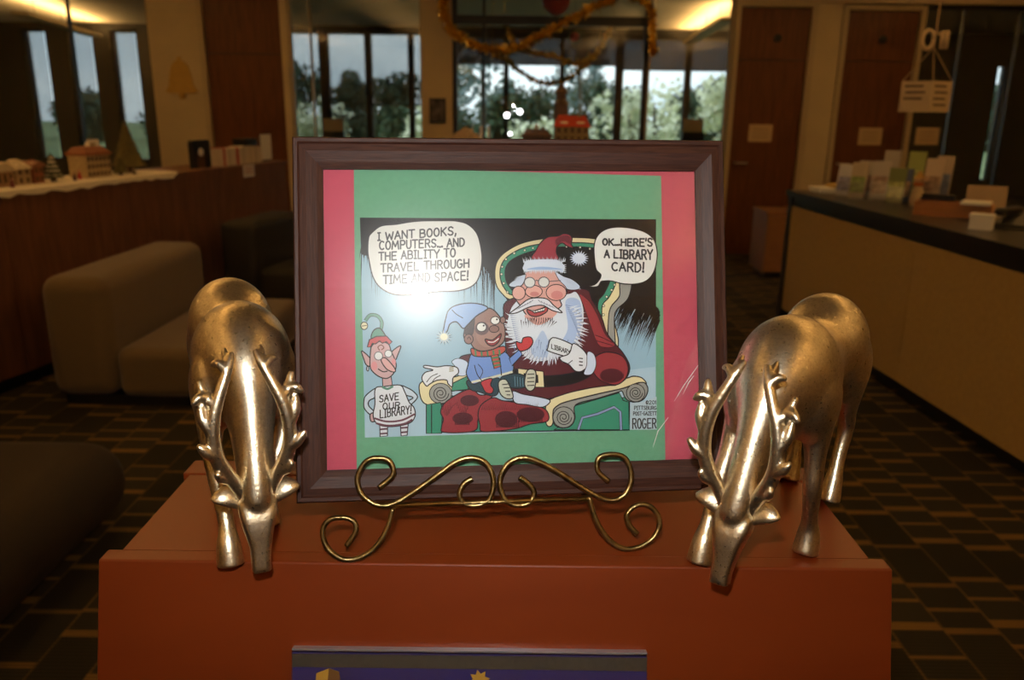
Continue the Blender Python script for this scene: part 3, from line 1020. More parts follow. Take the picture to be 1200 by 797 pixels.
# head
A.fill([(85, 350), (100, 322), (180, 315), (290, 330), (330, 385), (362, 440), (358, 490), (322, 522), (330, 560), (280, 600), (230, 640), (150, 655), (95, 620), (55, 560), (20, 512), (4, 470), (20, 435), (70, 420)], SKIN, '1')
A.fill([(290, 335), (345, 365), (400, 385), (452, 428), (436, 452), (375, 452), (350, 425), (312, 385)], FUR, '1', True, .7)
A.fill([(92, 352), (55, 372), (0, 400), (-20, 425), (15, 436), (68, 420)], FUR, '1', True, .7)
A.hatch([((330+i*8, 372+i*5), (392+i*9, 384+i*9+8*math.sin(i*2))) for i in range(9)]+[((80-i*7, 362+i*5), (20-i*5, 372+i*9)) for i in range(7)], 2.4, FUR, '1')
A.ell((45, 475), 44, 46, (230, 178, 166), '1')
A.ell((295, 472), 68, 54, (228, 172, 162), '1')
A.ell((300, 490), 40, 30, (214, 140, 136), '1', 0)
A.ell((145, 465), 57, 41, (232, 176, 164), '1')
A.ell((150, 482), 30, 16, (210, 136, 132), '1', 0)
A.fill([(90, 620), (110, 655), (180, 690), (270, 640), (300, 600), (230, 600)], SKIN, '1', True, 0)
A.fill([(100, 585), (150, 596), (228, 568), (232, 600), (170, 632), (118, 622)], (186, 78, 80), '1')
A.fill([(122, 588), (150, 594), (220, 572), (214, 594), (150, 608)], (240, 238, 230), '1', False)
for k in range(5):
    A.stroke([(140+k*16, 590-k*3), (140+k*16, 606-k*4)], .6, INK, '1')
A.hatch([((60+i*17, 655+12*math.sin(i)), (66+i*14, 705+10*math.cos(i*2))) for i in range(15)]+[((90+i*15, 640), (88+i*15, 690)) for i in range(13)], 1.0, (40, 40, 52), '1')
A.fill([(155, 508), (100, 522), (40, 570), (-15, 612), (35, 606), (100, 575), (155, 560), (210, 560), (270, 592), (335, 606), (280, 560), (232, 515)], (226, 230, 238), '1')
A.hatch([((140-i*16, 522+i*9), (110-i*18, 552+i*8)) for i in range(6)]+[((175+i*18, 522+i*8), (205+i*18, 552+i*7)) for i in range(6)], .8, (70, 78, 105), '1')
for cx, cy in ((118, 405), (212, 403)):
    A.ell((cx, cy), 36, 34, (222, 224, 222), '1', 1.1, (88, 88, 96))
A.stroke([(152, 398), (165, 390), (178, 398)], 1.0, (88, 88, 96), '1')
A.stroke([(248, 398), (325, 392)], 1.0, (88, 88, 96), '1')
# hat
A.fill([(135, 250), (160, 190), (190, 140), (240, 102), (310, 95), (340, 80), (380, 85), (400, 112), (395, 150), (412, 178), (370, 165), (335, 142), (302, 165), (295, 205), (302, 255)], (160, 62, 74), '1')
A.fill([(290, 120), (340, 92), (385, 100), (390, 150), (340, 130), (300, 160)], (112, 44, 58), '1', True, 0)
A.fill([(75, 292), (90, 262), (140, 252), (290, 252), (345, 285), (352, 315), (335, 342), (290, 326), (150, 326), (92, 336), (70, 315)], (214, 224, 238), '1', True, .6)
A.fill([(100, 315), (200, 300), (330, 315), (330, 336), (290, 324), (150, 324)], (160, 188, 226), '1', True, 0)
A.hatch([((80+i*9, 272+6*math.sin(i)), (70+i*9.6, 238+9*math.sin(i*2.1))) for i in range(31)]+[((84+i*9, 320), (78+i*9.4, 346+6*math.sin(i*1.7))) for i in range(29)]+[((345, 290+i*12), (364, 286+i*13)) for i in range(5)], 1.6, (214, 224, 238), '1')
A.hatch([((447+30*math.cos(a/3), 245+26*math.sin(a/3)), (447+66*math.cos(a/3), 245+56*math.sin(a/3))) for a in range(19)], 2.6, (200, 214, 236), '1')
A.ell((447, 245), 42, 34, (216, 226, 240), '1', 0)
# gloves
A.fill([(180, 382), (215, 365), (265, 388), (260, 450), (215, 455), (200, 412)], FUR, '3', True, .7)
A.fill([(20, 472), (38, 440), (80, 427), (32, 414), (38, 402), (100, 410), (150, 404), (205, 412), (215, 442), (186, 470), (182, 516), (160, 500), (150, 480), (100, 482), (62, 502), (44, 512)], GLV, '3')
A.stroke([(45, 492), (70, 462), (105, 446)], .9, INK, '3')
A.stroke([(72, 498), (90, 472), (120, 455)], .9, INK, '3')
for k in range(3):
    A.stroke([(166, 416+k*9), (190, 410+k*10)], 1.0, (130, 120, 60), '3')
A.fill([(270, 262), (360, 294), (368, 312), (350, 345), (330, 350), (250, 325), (246, 312)], (222, 226, 228), 'B')
A.text('LIBRARY', 262, 352, 292, 312, 322, 342, .9, INK, 'B')
A.fill([(365, 290), (400, 308), (430, 345), (434, 392), (402, 420), (372, 416), (345, 388), (312, 372), (304, 354), (338, 342), (352, 325)], GLV, 'B')
for k in range(3):
    A.stroke([(392, 358+k*16), (410, 360+k*16)], 1.3, INK, 'B')
A.stroke([(340, 385), (362, 368)], .9, INK, 'B')
A.fill([(432, 330), (462, 340), (472, 388), (452, 432), (415, 432), (428, 390)], FUR, 'B', True, .8)
A.hatch([((130+i*7, 640+30*math.sin(i*.5)), (140+i*7, 600+14*math.sin(i))) for i in range(20)]+[((340+i*10, 640), (352+i*10, 600+8*math.sin(i))) for i in range(30)], .9, (92, 34, 44), '3')
A.build('drawn_bearded_man', cartoon)

# child
A = Art('3')
SW, DK = (118, 152, 212), (42, 72, 84)
A.fill([(268, 480), (430, 470), (430, 540), (400, 566), (330, 545), (280, 530)], DK)
A.fill([(440, 470), (520, 446), (575, 465), (578, 515), (500, 522)], DK)
for k in range(4):
    A.stroke([(515+k*14, 460+k*3), (518+k*14, 515)], .7, (110, 150, 165))
A.fill([(430, 490), (468, 478), (496, 530), (506, 575), (468, 578), (436, 548)], (206, 206, 186))
A.fill([(578, 438), (602, 422), (628, 440), (622, 520), (592, 538), (568, 505)], (206, 206, 186))
for k in range(4):
    A.stroke([(448+k*8, 505+k*18), (492, 500+k*20)], 1.1)
    A.stroke([(582, 450+k*20), (620, 448+k*20)], 1.1)
A.fill([(285, 340), (340, 350), (450, 325), (500, 378), (506, 432), (450, 455), (380, 465), (330, 490), (290, 500), (258, 450), (265, 405)], SW)
A.fill([(486, 365), (538, 318), (556, 345), (500, 405)], SW, smooth=False)
A.stroke([(285, 492), (380, 470), (504, 436)], 2.6, (222, 218, 190))
A.stroke([(435, 360), (445, 455)], 1.2)
A.stroke([(300, 400), (315, 450), (340, 485)], 1.0)
A.stroke([(320, 395), (345, 430), (330, 470)], .8)
A.fill([(522, 275), (550, 282), (562, 255), (600, 252), (612, 280), (590, 312), (550, 326), (530, 312)], (206, 66, 70))
A.fill([(335, 492), (370, 475), (396, 475), (386, 505), (402, 530), (390, 552), (360, 546), (345, 520)], (196, 64, 72))
A.fill([(285, 310), (340, 328), (450, 300), (466, 322), (430, 346), (350, 356), (292, 348)], (196, 86, 74))
for k in range(5):
    A.stroke([(305+k*32, 318+(k % 2)*4), (308+k*32, 352)], 2.2, (70, 130, 88), smooth=False)
A.fill([(388, 350), (426, 344), (442, 408), (406, 420)], (196, 86, 74), smooth=False)
for k in range(3):
    A.stroke([(392+k*5, 364+k*20), (430+k*5, 358+k*20)], 2.0, (70, 130, 88), smooth=False)
A.fill([(245, 228), (258, 182), (300, 142), (360, 100), (400, 105), (440, 150), (462, 200), (462, 260), (442, 292), (400, 316), (340, 326), (300, 312), (280, 285), (255, 275), (244, 250)], (158, 122, 112))
A.fill([(246, 225), (262, 180), (300, 142), (300, 200), (290, 240), (262, 245)], (72, 62, 66), ow=0)
A.ell((372, 240), 62, 66, (172, 134, 122), ow=0)
A.ell((452, 160), 14, 18, (150, 114, 106))
A.ell((270, 262), 24, 26, (150, 114, 106))
A.stroke([(262, 262), (272, 250), (282, 266)], .9)
A.ell((340, 205), 38, 36, (110, 88, 90), ow=0)
A.ell((338, 198), 26, 24, (236, 236, 230))
A.ell((411, 163), 24, 21, (236, 236, 230))
A.ell((350, 190), 5, 5, INK, ow=0)
A.ell((420, 157), 5, 5, INK, ow=0)
A.ell((405, 208), 26, 19, (146, 108, 100), ow=.9)
A.fill([(358, 262), (398, 266), (442, 232), (432, 272), (402, 298), (372, 290)], (150, 60, 66))
A.stroke([(372, 276), (402, 278), (430, 258)], 1.2, (236, 236, 230))
A.fill([(240, 205), (205, 170), (170, 182), (154, 222), (134, 232), (148, 150), (170, 100), (230, 75), (310, 72), (372, 96), (312, 138), (265, 185)], (150, 182, 224))
A.stroke([(180, 105), (205, 130), (240, 150)], .9)
A.hatch([((138, 252), (138+44*math.cos(a*.42), 252+42*math.sin(a*.42))) for a in range(15)], 3.0, (196, 206, 206))
A.hatch([((138+28*math.cos(a*.5), 252+26*math.sin(a*.5)), (138+48*math.cos(a*.5), 252+46*math.sin(a*.5))) for a in range(13)], .9, (90, 100, 110))
A.ell((138, 250), 20, 18, (232, 232, 206), ow=0)
A.build('drawn_seated_child', cartoon)

# helper in the striped suit
A = Art('4')
EF = (206, 168, 168)
A.stroke([(155, 165), (162, 115), (138, 78), (95, 72), (66, 105)], 4.2, INK)
A.stroke([(155, 165), (162, 115), (138, 78), (95, 72), (66, 105)], 3.0, (96, 150, 130))
A.ell((60, 134), 20, 22, (226, 218, 180))
A.stroke([(46, 136), (74, 132)], .8)
A.fill([(165, 432), (216, 425), (225, 492), (168, 494)], EF, smooth=False)
A.fill([(150, 715), (196, 712), (195, 776), (152, 780)], (224, 226, 230), smooth=False)
A.fill([(270, 708), (316, 702), (310, 772), (275, 776)], (224, 226, 230), smooth=False)
for k in range(2):
    A.stroke([(152, 738+k*26), (196, 734+k*26)], 2.0, (96, 60, 76))
    A.stroke([(272, 730+k*26), (314, 726+k*26)], 2.0, (96, 60, 76))
A.fill([(128, 498), (70, 540), (58, 575), (62, 618), (100, 655), (122, 640), (86, 600), (90, 570), (130, 545)], (206, 216, 226))
A.fill([(268, 482), (320, 500), (352, 522), (370, 552), (332, 592), (318, 572), (344, 552), (285, 530)], (206, 216, 226))
A.fill([(95, 650), (125, 640), (136, 665), (118, 692), (98, 688)], EF)
A.fill([(125, 500), (180, 488), (268, 480), (296, 520), (322, 580), (350, 612), (356, 660), (322, 702), (220, 722), (140, 708), (112, 660), (122, 590)], (226, 228, 232))
A.stroke([(118, 672), (190, 692), (280, 684), (354, 648)], 2.2, (110, 64, 80))
A.stroke([(128, 702), (200, 716), (290, 706), (340, 680)], 2.2, (110, 64, 80))
A.stroke([(165, 490), (195, 502), (228, 486)], 2.6, (92, 140, 120))
A.fill([(95, 325), (45, 280), (58, 330), (72, 362), (96, 368)], EF)
A.fill([(218, 290), (272, 250), (256, 302), (238, 335)], EF)
A.ell((80, 384), 7, 14, (190, 190, 196))
A.fill([(105, 250), (150, 225), (200, 240), (216, 280), (238, 330), (246, 370), (230, 412), (195, 440), (150, 432), (110, 402), (94, 370), (95, 300)], EF)
A.ell((118, 368), 18, 26, (222, 150, 152), ow=0)
A.ell((232, 345), 12, 20, (222, 150, 152), ow=0)
A.fill([(158, 335), (185, 322), (238, 382), (234, 404), (190, 386)], (222, 172, 168))
A.stroke([(140, 385), (170, 402), (196, 398)], 1.2)
A.stroke([(150, 278), (140, 258), (160, 246), (174, 262), (160, 274)], 1.2, (130, 80, 70))
for c, r in (((143, 310), 24), ((200, 297), 21)):
    A.ell(c, r, r, (228, 230, 230), ow=1.0, oc=(110, 110, 116))
A.fill([(104, 215), (112, 165), (150, 148), (184, 192), (180, 205)], (96, 150, 130))
A.fill([(78, 258), (90, 215), (130, 196), (190, 194), (222, 228), (205, 244), (190, 226), (165, 236), (150, 222), (125, 240), (108, 236), (96, 258)], (200, 84, 88), smooth=False)
A.text('SAVE', 145, 264, 542, 580, 522, 562, 1.3)
A.text('OUR', 164, 272, 586, 622, 578, 612, 1.3)
A.text('LIBRARY!', 148, 338, 626, 672, 598, 646, 1.3)
A.build('drawn_pointed_ear_helper', cartoon)

# speech balloons and lettering
A = Art('5')
A.fill([(90, 230), (112, 182), (200, 115), (330, 100), (450, 80), (560, 70), (720, 68), (850, 70), (960, 100), (1040, 180), (1075, 300), (1085, 420), (1060, 560), (1000, 640), (880, 682), (700, 690), (560, 708), (430, 720), (300, 710), (190, 650), (130, 560), (100, 440), (85, 340)], (226, 226, 222))
T = (42, 44, 54)
A.text('I WANT BOOKS,', 165, 868, 176, 242, 118, 190, 1.75, T)
A.text('COMPUTERS... AND', 180, 938, 250, 322, 222, 292, 1.75, T)
A.text('THE ABILITY TO', 175, 858, 348, 416, 312, 386, 1.75, T)
A.text('TRAVEL THROUGH', 192, 978, 448, 520, 402, 474, 1.75, T)
A.text('TIME AND SPACE!', 214, 972, 550, 622, 512, 588, 1.75, T)
A.build('speech_balloon', cartoon)
A = Art('1')
A.fill([(545, 170), (560, 110), (600, 65), (670, 40), (760, 40), (870, 65), (935, 110), (960, 170), (965, 240), (945, 330), (900, 390), (830, 415), (740, 415), (660, 396), (612, 396), (590, 402), (562, 435), (468, 431), (546, 422), (592, 362), (560, 320), (548, 250)], (228, 228, 224))
A.text("OK...HERE'S", 598, 938, 116, 156, 114, 166, 2.0, T)
A.text('A LIBRARY', 610, 938, 192, 240, 188, 254, 2.0, T)
A.text('CARD!', 658, 884, 274, 326, 274, 336, 2.0, T)
A.build('speech_balloon', cartoon)
A = Art('2')
A.fill([(652, 480), (760, 470), (856, 430), (856, 686), (655, 688)], (190, 208, 216), smooth=False, ow=0)
A.text('©201', 770, 856, 462, 490, 460, 488, .8, T)
A.text('PITTSBURG', 680, 856, 504, 532, 504, 532, .8, T)
A.text('POST-GAZETT', 672, 856, 548, 576, 546, 574, .8, T)
A.text('ROGER', 664, 856, 602, 678, 598, 672, 1.5, T)
A.build('signature_lettering', cartoon)
# scratches on the glass
sc = MB()
for pts in ([(817, 428), (800, 452), (789, 470)], [(782, 489), (770, 505), (764, 524)], [(812, 440), (806, 448), (799, 462)]):
    q = [px(x, y) for x, y in pts]
    sc.tube([(u, -.0033, v) for u, v in q], [.0002, .00045, .0001], 5)
sc.build('scratch', mat('scratch_white', (0.8, 0.78, 0.78), 0.6), glass_o)

# ================================================================== WIRE EASEL
HE = [0.0007359302, -1.233235e-05, -0.4411708, -9.034274e-06, -0.0007325016, 0.2770418, -9.779157e-05, 1.71496e-05]
EO = 0.0149
easel = thing('wire_easel', 'antique brass wire easel with scrolled feet under the picture frame', 'easel')
EB = FC + FN*EO
zfoot = ZT
def epl(pts):
    return [EB + FU*hom(HE, x/2.308+340, y/2.308+500)[0] + FV*hom(HE, x/2.308+340, y/2.308+500)[1] for x, y in pts]
WR = .0026
S1 = [(240, 165), (278, 130), (270, 95), (240, 85), (205, 95), (182, 140), (195, 185), (235, 212), (275, 210), (330, 180), (400, 130), (455, 92), (500, 85), (535, 105), (550, 150), (540, 195), (510, 212), (475, 210), (458, 185), (470, 155), (493, 140)]
S2 = [(862, 148), (832, 120), (835, 85), (870, 75), (905, 85), (922, 125), (915, 170), (885, 197), (845, 195), (790, 165), (720, 120), (660, 90), (620, 85), (585, 105), (567, 150), (580, 195), (610, 213), (645, 207), (660, 180), (645, 155), (620, 137)]
F1 = [(278, 218), (262, 275), (230, 325), (185, 353), (140, 355), (100, 325), (88, 280), (105, 250), (140, 243), (170, 252), (178, 280), (152, 320)]
F2 = [(808, 200), (825, 260), (860, 315), (905, 341), (955, 331), (990, 300), (997, 260), (975, 228), (940, 222), (912, 245), (915, 275), (938, 300)]
for nm, pts in (('front_scroll', S1), ('front_scroll', S2), ('scroll_foot', F1), ('scroll_foot', F2)):
    q = catmull(epl(pts), False, 6)
    lo = min(p.z for p in q)
    if nm == 'scroll_foot':
        q = [p + Vector((0, 0, ZT+WR-.0004-lo)) for p in q]
    MB().tube(q, WR, 8).build(nm, M['brass'], easel, 2)
yb = -(OH+.0035)
def fpos(u, v, n):
    return FC + FU*u + FV*v + FN*n
a, b = epl([(278, 212), (808, 196)])
ua, ub = (a-FC).dot(FU), (b-FC).dot(FU)
MB().tube([fpos(ua, yb, EO), fpos(ub, yb, EO)], WR, 8).build('front_bar', M['brass'], easel, 2)
for u in (ua, ub):
    MB().tube([fpos(u, yb, EO), fpos(u, yb, -.020), fpos(u, .03, -.020), fpos(u*.35, .12, -.020)], WR, 8).build('side_arm', M['brass'], easel, 2)
MB().tube([fpos(ua*.35, .12, -.020), fpos(ub*.35, .12, -.020)], WR, 8).build('top_bar', M['brass'], easel, 2)
h0 = fpos(0, .05, -.024)
MB().tube([h0, Vector((h0.x+.005, .797, ZT+.002))], WR, 8).build('rear_leg', M['brass'], easel, 2)

# ================================================================== REINDEER
def deer_body(rf=-.037, lf=.034, lfs=0.0):
    mb = MB()
    X, Z = (1, 0, 0), (0, 0, 1)
    def sec(s, z, rx, rz, tilt=0.0, q=0.0):
        t = math.radians(tilt)
        return ((q, -s, z), rx, rz, (1, 0, 0), (0, -math.sin(t), math.cos(t)))
    # trunk and neck in one sweep, rump to poll
    mb.loft([sec(-.114, .166, .008, .012), sec(-.109, .166, .022, .028), sec(-.096, .167, .034, .041), sec(-.076, .168, .041, .049), sec(-.054, .169, .041, .047), sec(-.026, .163, .032, .038), sec(.004, .163, .036, .044),
             sec(.034, .164, .044, .053, 2), sec(.058, .160, .043, .056, 12), sec(.077, .148, .035, .048, 28), sec(.092, .134, .024, .036, 44), sec(.106, .117, .0185, .0275, 55, -.001), sec(.119, .099, .0162, .0215, 62, -.002), sec(.131, .080, .0148, .0175, 66, -.003), sec(.139, .066, .0128, .014, 68, -.004), sec(.143, .060, .008, .009, 68, -.004)], 22)
    # head: flat-browed wedge to the muzzle
    mb.loft([sec(.130, .072, .010, .006, 66, -.004), sec(.136, .067, .0155, .0095, 70, -.004), sec(.141, .056, .0155, .0115, 74, -.004), sec(.145, .044, .0124, .0112, 75, -.005), sec(.149, .030, .0090, .0098, 75, -.005), sec(.153, .017, .0080, .0085, 76, -.006), sec(.155, .009, .0084, .0078, 76, -.006)], 24, .45)
    # thighs and shoulders
    mb.ball((.022, .078, .148), .03, 36, 24, (.75, 1.05, 1.35))
    mb.ball((-.022, .083, .145), .03, 36, 24, (.75, 1.05, 1.35))
    mb.ball((.027, -.050, .148), .03, 36, 24, (.7, 1.0, 1.35))
    mb.ball((-.027, -.062, .145), .03, 36, 24, (.7, 1.0, 1.35))
    def leg(pts, rad):
        mb.tube(catmull([Vector((q, -s, z)) for q, s, z in pts], False, 4), [r for r in catmull_r(rad, 4)], 24)
    def catmull_r(r, k):
        return [v.x for v in catmull([Vector((x, 0)) for x in r], False, k)]
    # right fore, left fore
    leg([(-.030, .058, .140), (-.034, .078, .098), (rf*.6-.014, .092, .068), (rf, .108, .036), (rf, .116, .020), (rf, .122, .001)], [.017, .0095, .0088, .0070, .0102, .0122])
    leg([(.030, .048, .140), (.033, .052, .098), (lf*.6+.014, .054+lfs, .068), (lf, .048+lfs, .036), (lf, .045+lfs, .020), (lf, .049+lfs, .001)], [.017, .0095, .0086, .0070, .0102, .0122])
    # left hind, right hind
    leg([(.024, -.080, .132), (.025, -.086, .098), (.025, -.095, .076), (.024, -.084, .042), (.024, -.076, .020), (.0236, -.070, .001)], [.019, .0105, .0085, .007, .0092, .0112])
    leg([(-.024, -.086, .132), (-.026, -.100, .098), (-.027, -.112, .074), (-.026, -.106, .042), (-.026, -.102, .020), (-.026, -.097, .001)], [.019, .0105, .0085, .007, .0092, .0112])
    # tail
    mb.tube([(0, .106, .186), (0, .116, .178), (0, .119, .166)], [.007, .007, .003], 8)
    return fuse('body', mb, .0016, 12, M['deer'], .5)

def antler(sd):
    mb = MB()
    def T(p): return Vector((p[0]*sd-.004, -p[1], p[2]))
    beam = [(.008, .137, .062), (.011, .136, .074), (.017, .137, .086), (.024, .140, .099), (.029, .142, .114), (.030, .142, .132), (.027, .140, .150), (.020, .136, .168), (.013, .130, .184), (.009, .123, .194)]
    mb.tube(catmull([T(p) for p in beam], False, 4), [x.x for x in catmull([Vector((r, 0)) for r in (.0066, .0062, .0062, .0066, .0062, .006, .0056, .0048, .0040, .0024)], False, 4)], 10)
    for root, mid, tip, r in (((.020, .138, .090), (.027, .144, .094), (.030, .148, .101), .0044),
                              ((.028, .142, .112), (.036, .146, .119), (.042, .147, .127), .0050),
                              ((.030, .142, .134), (.036, .140, .145), (.037, .137, .157), .0050),
                              ((.025, .139, .155), (.033, .134, .163), (.036, .130, .175), .0050),
                              ((.032, .135, .162), (.038, .138, .163), (.043, .141, .158), .0042),
                              ((.015, .131, .182), (.021, .127, .187), (.026, .126, .185), .0038),
                              ((.012, .129, .186), (.014, .121, .191), (.014, .113, .195), .0034)):
        mb.tube(catmull([T(root), T(mid), T(tip)], False, 3), [r*1.15, r*1.1, r*1.05, r, r*.85, r*.65, r*.4], 8)
    return fuse('antler', mb, .0012, 3, M['deer'], .5)

def ear(sd):
    mb = MB()
    secs = []
    base, tip = Vector((.011*sd-.004, -.135, .062)), Vector((.036*sd-.004, -.136, .074))
    ax = (tip-base).normalized()
    v = Vector((0, 0.7, 1)).normalized()
    v = (v-ax*v.dot(ax)).normalized()
    w = ax.cross(v)
    for f, rv, rw in ((0, .004, .004), (.2, .0072, .0042), (.45, .0095, .0036), (.7, .0082, .003), (.9, .0045, .002), (1, .0008, .0006)):
        c = base.lerp(tip, f) + Vector((0, 0, .006*math.sin(f*PI)))
        secs.append((c, rv, rw, v, w))
    mb.loft(secs, 12)
    return mb.mesh('ear', M['deer'], 2)

body_me = [deer_body(-.029, .010, .012), deer_body()]
ant_me = {1: antler(1), -1: antler(-1)}
ear_me = {1: ear(1), -1: ear(-1)}
def deer(label, x, y, rz, body):
    t = thing('reindeer_figurine', label, 'figurine', (x, y, ZT+.0002), math.radians(rz), 'metallic reindeer on the cabinet')
    link('body', body, t)
    for s in (1, -1):
        link('antler', ant_me[s], t)
        link('ear', ear_me[s], t)
    return t
deer('silver gold grazing reindeer figurine facing out from the frame corner by the sofa', -.265, .742, 23.5, body_me[0])
deer('silver gold grazing reindeer figurine turned inward at the frame corner by the ochre desk', .270, .710, -35.5, body_me[1])

# ================================================================== SEATING
sofa = thing('lounge_sofa', 'taupe upholstered lounge sofa with a tall bolster back', 'sofa', (-2.38, 3.9, 0), math.radians(-2))
rbox('backrest', 0, .345, 0, 1.26, .05, .68, .085, M['sofa'], sofa, 6)
rbox('seat', .35, .95, .01, 1.25, .05, .315, .06, M['sofa'], sofa, 6)
MB().box(.05, .88, .06, 1.2, 0, .05).build('plinth', M['blackm'], sofa)
bench = thing('upholstered_bench', 'low dark brown bench with fat rounded edges', 'bench', (-2.5, 1.5, 0))
rbox('seat', 0, 1.085, 0, 1.30, .03, .33, .145, M['darksofa'], bench, 8)
MB().box(.2, .95, .15, 1.13, 0, .04).build('plinth', M['blackm'], bench)
arm = thing('armchair', 'black upholstered armchair beyond the taupe sofa', 'armchair', (-2.07, 5.6, 0), math.radians(-12))
rbox('backrest', 0, .28, 0, .75, .06, .74, .06, M['blackup'], arm, 5)
rbox('seat', .28, .85, .0, .75, .06, .42, .05, M['blackup'], arm, 5)
MB().box(.05, .8, .06, .7, 0, .06).build('plinth', M['blackm'], arm)

# ================================================================== LOW PARTITION WITH TOY VILLAGE
W0 = Vector((-2.684, 4.232)); WD = Vector((.2142, .9768)); WN = Vector((-.9768, .2142))
WA = math.atan2(-WD.x, WD.y)
WH = 1.06
low = thing('reading_desk_partition', 'long brown veneered partition carrying the toy village', 'partition', (W0.x, W0.y, 0), WA)
seams = [-3.0, -2.0, -1.0, 0.0, 1.0, 1.9, 3.08]
for i in range(len(seams)-1):
    MB().box(-.03, 0, seams[i]+.002, seams[i+1]-.002, .08, WH-.03).build('front_panel', M['veneer'], low)
MB().box(-.42, -.03, -3.0, 3.08, .08, WH-.03).build('core', M['veneer'], low)
MB().box(-.45, .012, -3.0, 3.095, WH-.03, WH).build('counter_top', M['veneer'], low)
MB().box(-.40, -.05, -2.95, 3.04, 0, .08).build('toe_kick', M['blackm'], low)
def wpos(s, off, z=WH):
    p = W0 + WD*s + WN*off
    return (p.x, p.y, z)
# snow blanket
sb = MB()
rs_ = random.Random(5)
n = 60
top, rim = [], []
vs, fs = [], []
for i in range(n+1):
    s = -2.0+3.5*i/n
    dr = .012+.022*rs_.random()
    if i == n: dr = .004
    for (xx, zz) in ((-.40, WH+.001), (-.40, WH+.012), (-.25, WH+.012+.003*rs_.random()), (-.12, WH+.012+.003*rs_.random()), (.006, WH+.012), (.016, WH+.004), (.017, WH-dr), (.013, WH-dr), (.0128, WH+.001)):
        vs.append((xx, s, zz))
k = 9
for i in range(n):
    for j in range(k-1):
        fs.append((i*k+j, i*k+j+1, (i+1)*k+j+1, (i+1)*k+j))
    fs.append((i*k+k-1, i*k, (i+1)*k, (i+1)*k+k-1))
fs.append(tuple(range(k))); fs.append(tuple(range(n*k+k-1, n*k-1, -1)))
sb.add(vs, fs)
o = sb.build('snow_blanket', M['snow'], None, True)
o.location = (W0.x, W0.y, 0); o.rotation_euler = (0, 0, WA)
tag(o, 'white cotton snow blanket under the toy village', 'blanket')

ZS = WH+.0152
lit = mat('toy_window_pane', (0.10, 0.055, 0.02), 0.5)
def toy_house(label, s, off, w, d, h, wallc, roofc, style='gable', rz=0, loc=None, group=None):
    p = loc or wpos(s, off, ZS)
    t = thing('toy_house', label, 'toy house', p, (WA+PI/2 if not loc else 0)+rz, group)
    wm = mat('toy_wall_%s' % str(wallc), wallc, 0.7, noise=.2, nscale=60)
    rm = mat('toy_roof_%s' % str(roofc), roofc, 0.6, noise=.15, nscale=50)
    MB().box(-w/2, w/2, -d/2, d/2, 0, h).build('house_wall', wm, t)
    if style == 'gable':
        MB().prism([(-w/2-.012, h-.004), (w/2+.012, h-.004), (w/2+.012, h+.008), (0, h+w*.42), (-w/2-.012, h+.008)], -d/2-.012, d/2+.012).build('roof', rm, t)
    elif style == 'side':
        mb = MB()
        mb.add([(-w/2-.01, -d/2-.012, h-.004), (w/2+.01, -d/2-.012, h-.004), (w/2+.01, d/2+.012, h-.004), (-w/2-.01, d/2+.012, h-.004), (-w/2+.02, 0, h+d*.45), (w/2-.02, 0, h+d*.45)],
               [(3, 2, 1, 0), (0, 1, 5, 4), (2, 3, 4, 5), (1, 2, 5), (3, 0, 4)])
        mb.build('roof', rm, t)
    else:
        MB().box(-w/2-.01, w/2+.01, -d/2-.01, d/2+.01, h, h+.018).build('cornice', rm, t)
        MB().hexa([(-w/2, -d/2, h+.018), (w/2, -d/2, h+.018), (w/2, d/2, h+.018), (-w/2, d/2, h+.018)],
                  [(-w/2+.02, -d/2+.02, h+.05), (w/2-.02, -d/2+.02, h+.05), (w/2-.02, d/2-.02, h+.05), (-w/2+.02, d/2-.02, h+.05)]).build('roof', rm, t)
        MB().lathe([(.012, 0), (.016, .01), (.010, .022), (.001, .03)], 8, (0, 0, h+.05)).build('finial', M['snow'], t)
    nc = max(2, int(w/.034))
    rows = 3 if h > .12 else (2 if h > .088 else 1)
    for r in range(rows):
        for c in range(nc):
            x = -w/2+w*(c+.5)/nc
            z = h*(r+.55)/rows
            MB().box(x-.009, x+.009, -d/2-.003, -d/2+.004, z-.3*h/rows, z+.26*h/rows).build('toy_window', lit, t)
    MB().box(w*.22-.012, w*.22+.012, -.012, .012, h, h+.5*w*.5+.02).build('chimney', wm, t)
    for k in (-1, 1):
        MB().ball((k*w*.25, -d*.32, h+.018), w*.13, 10, 6, (1.2, .7, .35)).build('roof_snow', M['snow'], t, True)
    return t
def wface(s): return s
toy_house('small brown toy house with snowy roof at the edge of the snow blanket', .15, .16, .115, .12, .085, (0.35, 0.2, 0.1), (0.62, 0.5, 0.33), 'gable')
toy_house('tan toy house with a snowy gable between two brown toy houses', .295, .17, .10, .11, .09, (0.42, 0.3, 0.16), (0.6, 0.5, 0.34), 'side')
toy_house('reddish toy cottage beside the snowy white toy tree', .40, .16, .07, .10, .095, (0.3, 0.1, 0.05), (0.26, 0.11, 0.06), 'gable')
toy_house('tall cream toy mansion with a red roof and rows of windows', .86, .15, .21, .13, .135, (0.5, 0.38, 0.2), (0.34, 0.13, 0.06), 'hip')

